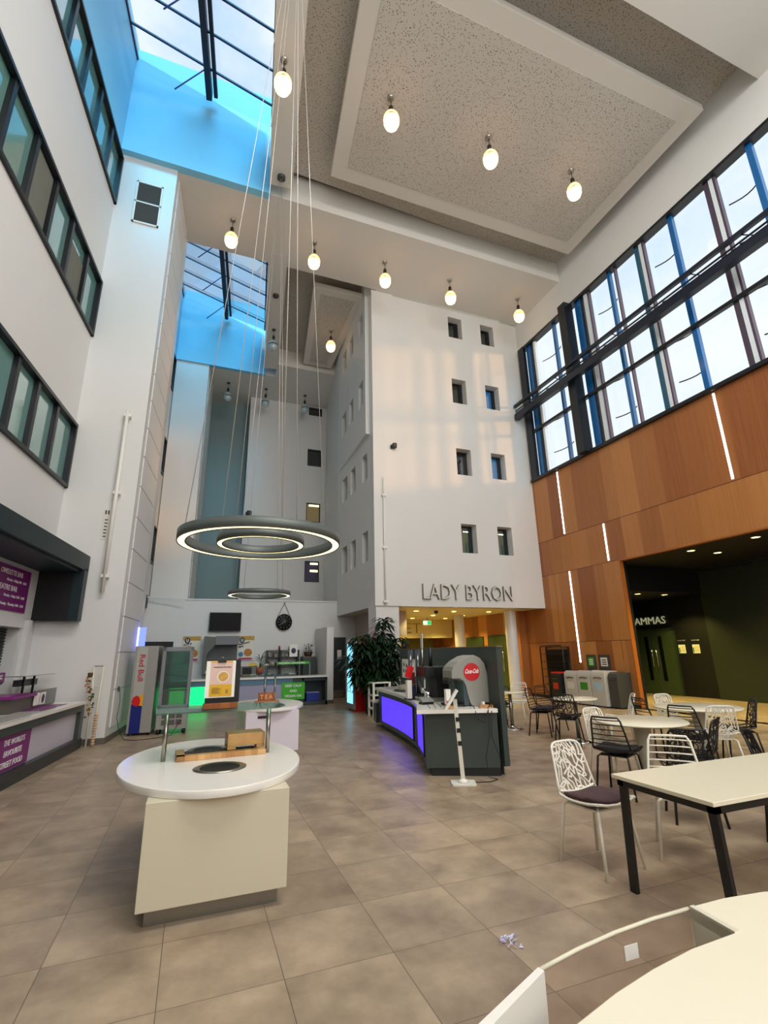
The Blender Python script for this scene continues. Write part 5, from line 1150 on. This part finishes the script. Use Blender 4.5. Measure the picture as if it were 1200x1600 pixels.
b = MB(); b.add([(.385+.122*math.cos(a), -.004, .46+.122*math.sin(a)) for a in [k*PI/20 for k in range(40)]], [list(range(40))]); b.build('red_badge', mat('badge_red', '#c01218', .35), t)
text('lettering', 'Coca-Cola', (.38, -.006, .44), (1, 0, .03), (0, 0, 1), .062, .205, .002, WTXT, t, bold=.02, skew=.35, align='CENTER')
t = thing('cup_box', 'small white and red packet standing under the dispenser', 'packet', (3.41, 6.50, ZC+.032)); MB().box((-.035, -.03, 0), (.035, .03, .2)).build('carton', PAPER, t); MB().box((-.036, -.031, 0), (.036, -.03, .05)).build('red_band', RED, t)
for i, (x_, y_, l_) in enumerate(((3.32, 6.20, 'left'), (3.80, 6.08, 'right'))):
    t = thing('wooden_tray', 'shallow wooden tray at front edge of drinks counter, %s one' % l_, 'tray', (x_, y_+.06, ZC), -.4)
    MB().box((-.09, -.05, 0), (.09, .05, .01)).box((-.09, -.05, 0), (-.08, .05, .035)).box((.08, -.05, 0), (.09, .05, .035)).box((-.09, .04, 0), (.09, .05, .035)).build('tray', WOODL, t)
tag(MB().tube([(3.50, 6.24, ZC+.02), (3.55, 6.2, ZC+.04), (3.62, 6.17, ZC+.03), (3.6, 6.10, ZC-.0), (3.60, 6.05, .72), (3.68, 6.02, .66), (3.74, 6.0, .8), (3.82, 6.10, ZC+.01), (3.92, 6.2, ZC+.06)], .006, 6).build('power_cable', BLACK), 'black cable looping over edge of the drinks counter', 'cable')
tag(MB().tube([(3.80, 6.10, ZC+.006), (3.76, 6.02, .82), (3.74, 6.0, .5), (3.66, 6.0, .25), (3.69, 6.0, .02), (3.75, 5.9, .006), (3.62, 5.84, .006), (3.32, 5.9, .012)], .005, 6).build('power_cable', BLACK), 'long black cable hanging down the counter end to the floor', 'cable')
tag(MB().tube([(3.86, 6.12, ZC+.006), (3.80, 6.0, .80), (3.76, 5.985, .5), (3.86, 5.96, .2), (3.86, 5.95, .1)], .005, 6).build('power_cable', BLACK), 'shorter black cable hanging right of the long one at counter end', 'cable')
t = thing('plug_adapter', 'black plug with white adapter at foot of the tall screen', 'plug', (3.86, 6.22, ZC)); MB().box((-.03, -.03, 0), (.03, .03, .06)).build('plug', BLACK, t); MB().box((-.07, -.02, .0), (-.035, .02, .07)).build('adapter', PAPER, t)
# coffee machine and friends
t = thing('coffee_machine', 'black and silver coffee machine left of the dispenser', 'coffee machine', (3.60, 7.35, ZC), -.1)
MB().box((-.22, -.2, 0), (.2, .25, .06)).build('drip_base', STEEL, t, bevel=.006); MB().box((.0, -.18, .06), (.2, .25, .5)).build('body', BLACKM, t); MB().box((-.17, -.16, .36), (.2, .25, .52)).build('head', BLACKM, t, bevel=.01)
MB().tube([(-.02, 0, .5), (-.02, 0, .82)], .03, 10).build('hopper_tube', BLACKM, t); MB().tube([(-.12, .1, .5), (-.12, .1, .80)], .016, 8).build('side_tube', STEEL, t)
MB().box((-.18, -.1, .16), (-.1, .02, .20)).box((-.15, -.08, .06), (-.12, -.02, .36)).build('spout', CHROME, t); MB().lathe((-.12, -.1, .06), [(0, 0), (.03, 0), (.038, .08), (.034, .08), (0, .01)], 14).build('milk_jug', CHROME, t)
t = thing('cup_dispenser', 'upright stack of dark cup tubes behind the coffee machine', 'cup dispenser', (3.66, 8.2, ZC)); MB().box((-.12, -.1, 0), (.16, .1, .05)).build('base', BLACKM, t)
for x_ in (-.06, .08): MB().tube([(x_, 0, .05), (x_, 0, .78)], .04, 12).build('tube', mat('smoke_tube', '#2b3038', .2, coat=1), t)
t = thing('snack_rack', 'red and white snack packets on wire rack by coffee machine', 'rack', (3.40, 7.75, ZC)); MB().box((-.1, -.08, 0), (.1, .08, .02)).build('base', BLACKM, t)
MB().box((-.09, -.06, .02), (-.01, .02, .30)).build('packet', PAPER, t); MB().bar((-.07, -.04, .34), (-.01, -.04, .52), .11, .02, (0, 1, 0)).build('packet', RED, t); MB().box((.0, -.05, .02), (.07, .03, .22)).build('packet', mat('packet_navy', '#232a44', .4), t); MB().box((.0, -.04, .24), (.06, .02, .42)).build('packet', mat('packet_maroon', '#5c2026', .4), t)
MB().tube([(.07, .06, 0), (.07, .06, .6)], .008, 6).build('post', STEEL, t)
t = thing('tablet_screen', 'small tablet-like card reader tray beside the coffee machine', 'card reader', (3.30, 6.98, ZC)); MB().box((-.09, -.07, 0), (.09, .07, .03)).build('base', BLACKM, t); MB().box((-.1, -.08, .03), (.09, .05, .05), 0, lambda x, y, z: (x, y, z+y*.3+.03)).build('screen', mat('reader_grey', '#8b8d88', .3), t)
t = thing('cloth_bundle', 'pale covered bread basket near far end of drinks counter', 'basket', (4.02, 9.4, ZC)); MB().lathe((0, 0, 0), [(0, 0), (.24, .0), (.26, .02), (.24, .025)], 24).build('tray', DGREY, t); MB().lathe((0, 0, .03), [(.17, 0), (.16, .05), (.1, .09), (0, .1)], 20, 0, True, 1, .9).build('cover', mat('cover_beige', '#8f8874', .6, noise=.1), t)
t = thing('notice_sheet', 'white notice with four navy dots on the tall counter screen', 'notice', (4.462, 10.45, 1.02), 1.451)
MB().box((-.26, 0, 0), (.26, .004, .40)).build('sheet', PAPER, t)
for x_, z_ in ((-.1, .26), (.09, .28), (-.04, .14), (.12, .15)):
    b = MB(); b.add([(x_+.045*math.cos(a), .006, z_+.045*math.sin(a)) for a in [k*PI/8 for k in range(16)]], [list(range(16))[::-1]]); b.build('dot', MATS['navy_ink'], t)
t = thing('notice_sheet', 'blank white notice on the tall screen left of the coffee machine', 'notice', (4.37, 9.68, 1.08), 1.451); MB().box((-.28, 0, 0), (.28, .004, .34)).build('sheet', PAPER, t)
t = thing('tall_card', 'tall white menu card standing on top of the counter screen', 'card', (4.30, 9.2, 1.642), 1.3); MB().box((-.12, -.004, 0), (.12, .004, .28)).build('card', PAPER, t); MB().box((-.06, .004, .06), (-.03, .006, .22)).build('print', RED, t)
# white floor stand
t = thing('sanitiser_stand', 'white floor stand with square base leaning by counter end', 'stand', (3.27, 5.93, 0), -.4)
MB().rounded((0, 0, .008), (.30, .24, .016), .03).build('base_plate', WHITEM, t); MB().lathe((0, 0, .016), [(0, 0), (.07, 0), (.05, .03), (0, .04)], 16).build('collar', WHITEM, t)
MB().bar((.0, 0, .02), (-.05, .0, .98), .05, .025, (0, 1, 0)).build('pole', mat('stand_white', '#d6d2c4', .35), t)
for z in (.47, .62, .75): MB().box((-.02-z*.045, -.018, z-.035), (.03-z*.045, -.012, z+.015)).build('clip', BLACKM, t)
MB().bar((-.18, -.03, .86), (-.02, -.03, 1.10), .035, .10, (0, 1, 0)).build('head', WHITEM, t)

# ------------------------------------------------------------------ bins and rack
BX = 10.62
def bin_(y0, y1, label, m, h, sticker, lid=None, dx=0, sc=1):
    t = thing('recycling_bin', label, 'bin', (BX+dx, (y0+y1)/2, 0), 0, 'bins along the wood wall'); hw = (y1-y0)/2-.015
    P = [(0, .03), (0, h*.86), (.03, h*.95), (.10, h), (.50, h*.98), (.52, .03)]
    b = MB(); n = len(P); vs = [(x, -hw, z) for x, z in P]+[(x, hw, z) for x, z in P]; b.add(vs, [list(range(n))[::-1], list(range(n, 2*n))]+[(i, (i+1) % n, n+(i+1) % n, n+i) for i in range(n)]); b.build('body', m, t, bevel=.015)
    MB().lathe((.28, 0, h*.985), [(0, .012), (.13, .012), (.16, 0)], 20).build('aperture', BLACK, t)
    if lid: MB().box((.05, -hw-.01, h*.97), (.5, hw+.01, h*1.03)).build('lid', lid, t, bevel=.02)
    b = MB(); b.tube([(-.006, -hw*.55, h*.78), (-.012, -hw*.3, h*.80), (-.012, hw*.3, h*.80), (-.006, hw*.55, h*.78)], .012, 6); b.build('handle', DGREY, t)
    if sticker: MB().box((-.006, -hw*.55, h*.45), (0, hw*.55, h*.66)).build('sticker', sticker, t)
    for y_ in (-hw*.7, hw*.7): MB().box((.05, y_-.03, 0), (.45, y_+.03, .03)).build('foot', BLACK, t)
    t.scale = (sc, 1, 1)
    return t
bin_(12.07, 12.62, 'pale grey recycling bin with white sticker, left of three matching', LGREY, .93, mat('sticker_white', '#d9d6cc', .5))
t = bin_(11.52, 12.07, 'pale grey recycling bin with green sticker, middle of three matching', LGREY, .95, mat('sticker_green', '#2c8a22', .5)); MB().tube([(.07, -.24, .93), (.3, -.26, .955), (.48, -.24, .93)], .014, 6).build('green_rim', GREEN, t)
bin_(10.97, 11.52, 'pale grey recycling bin with blue sticker, right of three matching', LGREY, .97, mat('sticker_blue', '#a9c6d6', .5))
bin_(10.60, 10.96, 'dark grey slim bin at right end of the recycling row', DGREY, .93, None, None, .08)
bin_(12.64, 13.08, 'black bin with red lid left of the pale recycling bins', BLACK, .86, mat('sticker_red', '#b02018', .5), RED, -.12, .58)
for (y0, y1, lab, m_) in ((12.16, 11.80, 'green sign plate on the wood wall above the bins', GREEN), (11.68, 11.26, 'grey sign plate with white card above the slim bin', PAPER)):
    t = thing('bin_sign', lab, 'sign', (XR, (y0+y1)/2, 0.94)); hw = abs(y0-y1)/2; MB().box((-.03, -hw, 0), (-.002, hw, .44)).build('plate', DGREY, t); MB().box((-.034, -hw*.6, .12), (-.03, hw*.6, .36)).build('card', m_, t)
    b = MB(); [b.box((-.037, -hw*.45, .16+i*.06), (-.034, hw*.4, .19+i*.06)) for i in range(3)]; b.build('print', WTXT if m_ is GREEN else mat('brown_print', '#5b3a24', .6), t)
t = thing('mesh_trolley', 'tall black mesh rack trolley against the wood wall', 'trolley', (10.94, 13.45, 0))
MB().tube([(0, -.55, .06), (0, -.55, 1.6), (0, -.48, 1.66), (0, .48, 1.66), (0, .55, 1.6), (0, .55, .06)], .02, 8).build('front_frame', BLACKM, t)
MB().tube([(.24, -.55, .06), (.24, -.55, 1.62), (.24, .55, 1.62), (.24, .55, .06)], .02, 8).build('rear_frame', BLACKM, t)
MB().box((.2, -.53, .1), (.22, .53, 1.55)).build('backing', mat('rack_dark', '#1b0f0c', .7), t)
b = MB(); [b.box((0, -.54, .2+i*.24), (.23, .54, .215+i*.24)) for i in range(6)]; b.build('shelf', BLACKM, t)
for y_ in (-.5, .5): MB().lathe((.1, y_, 0), [(0, 0), (.035, .01), (.035, .06), (0, .07)], 10).build('castor', BLACKM, t)
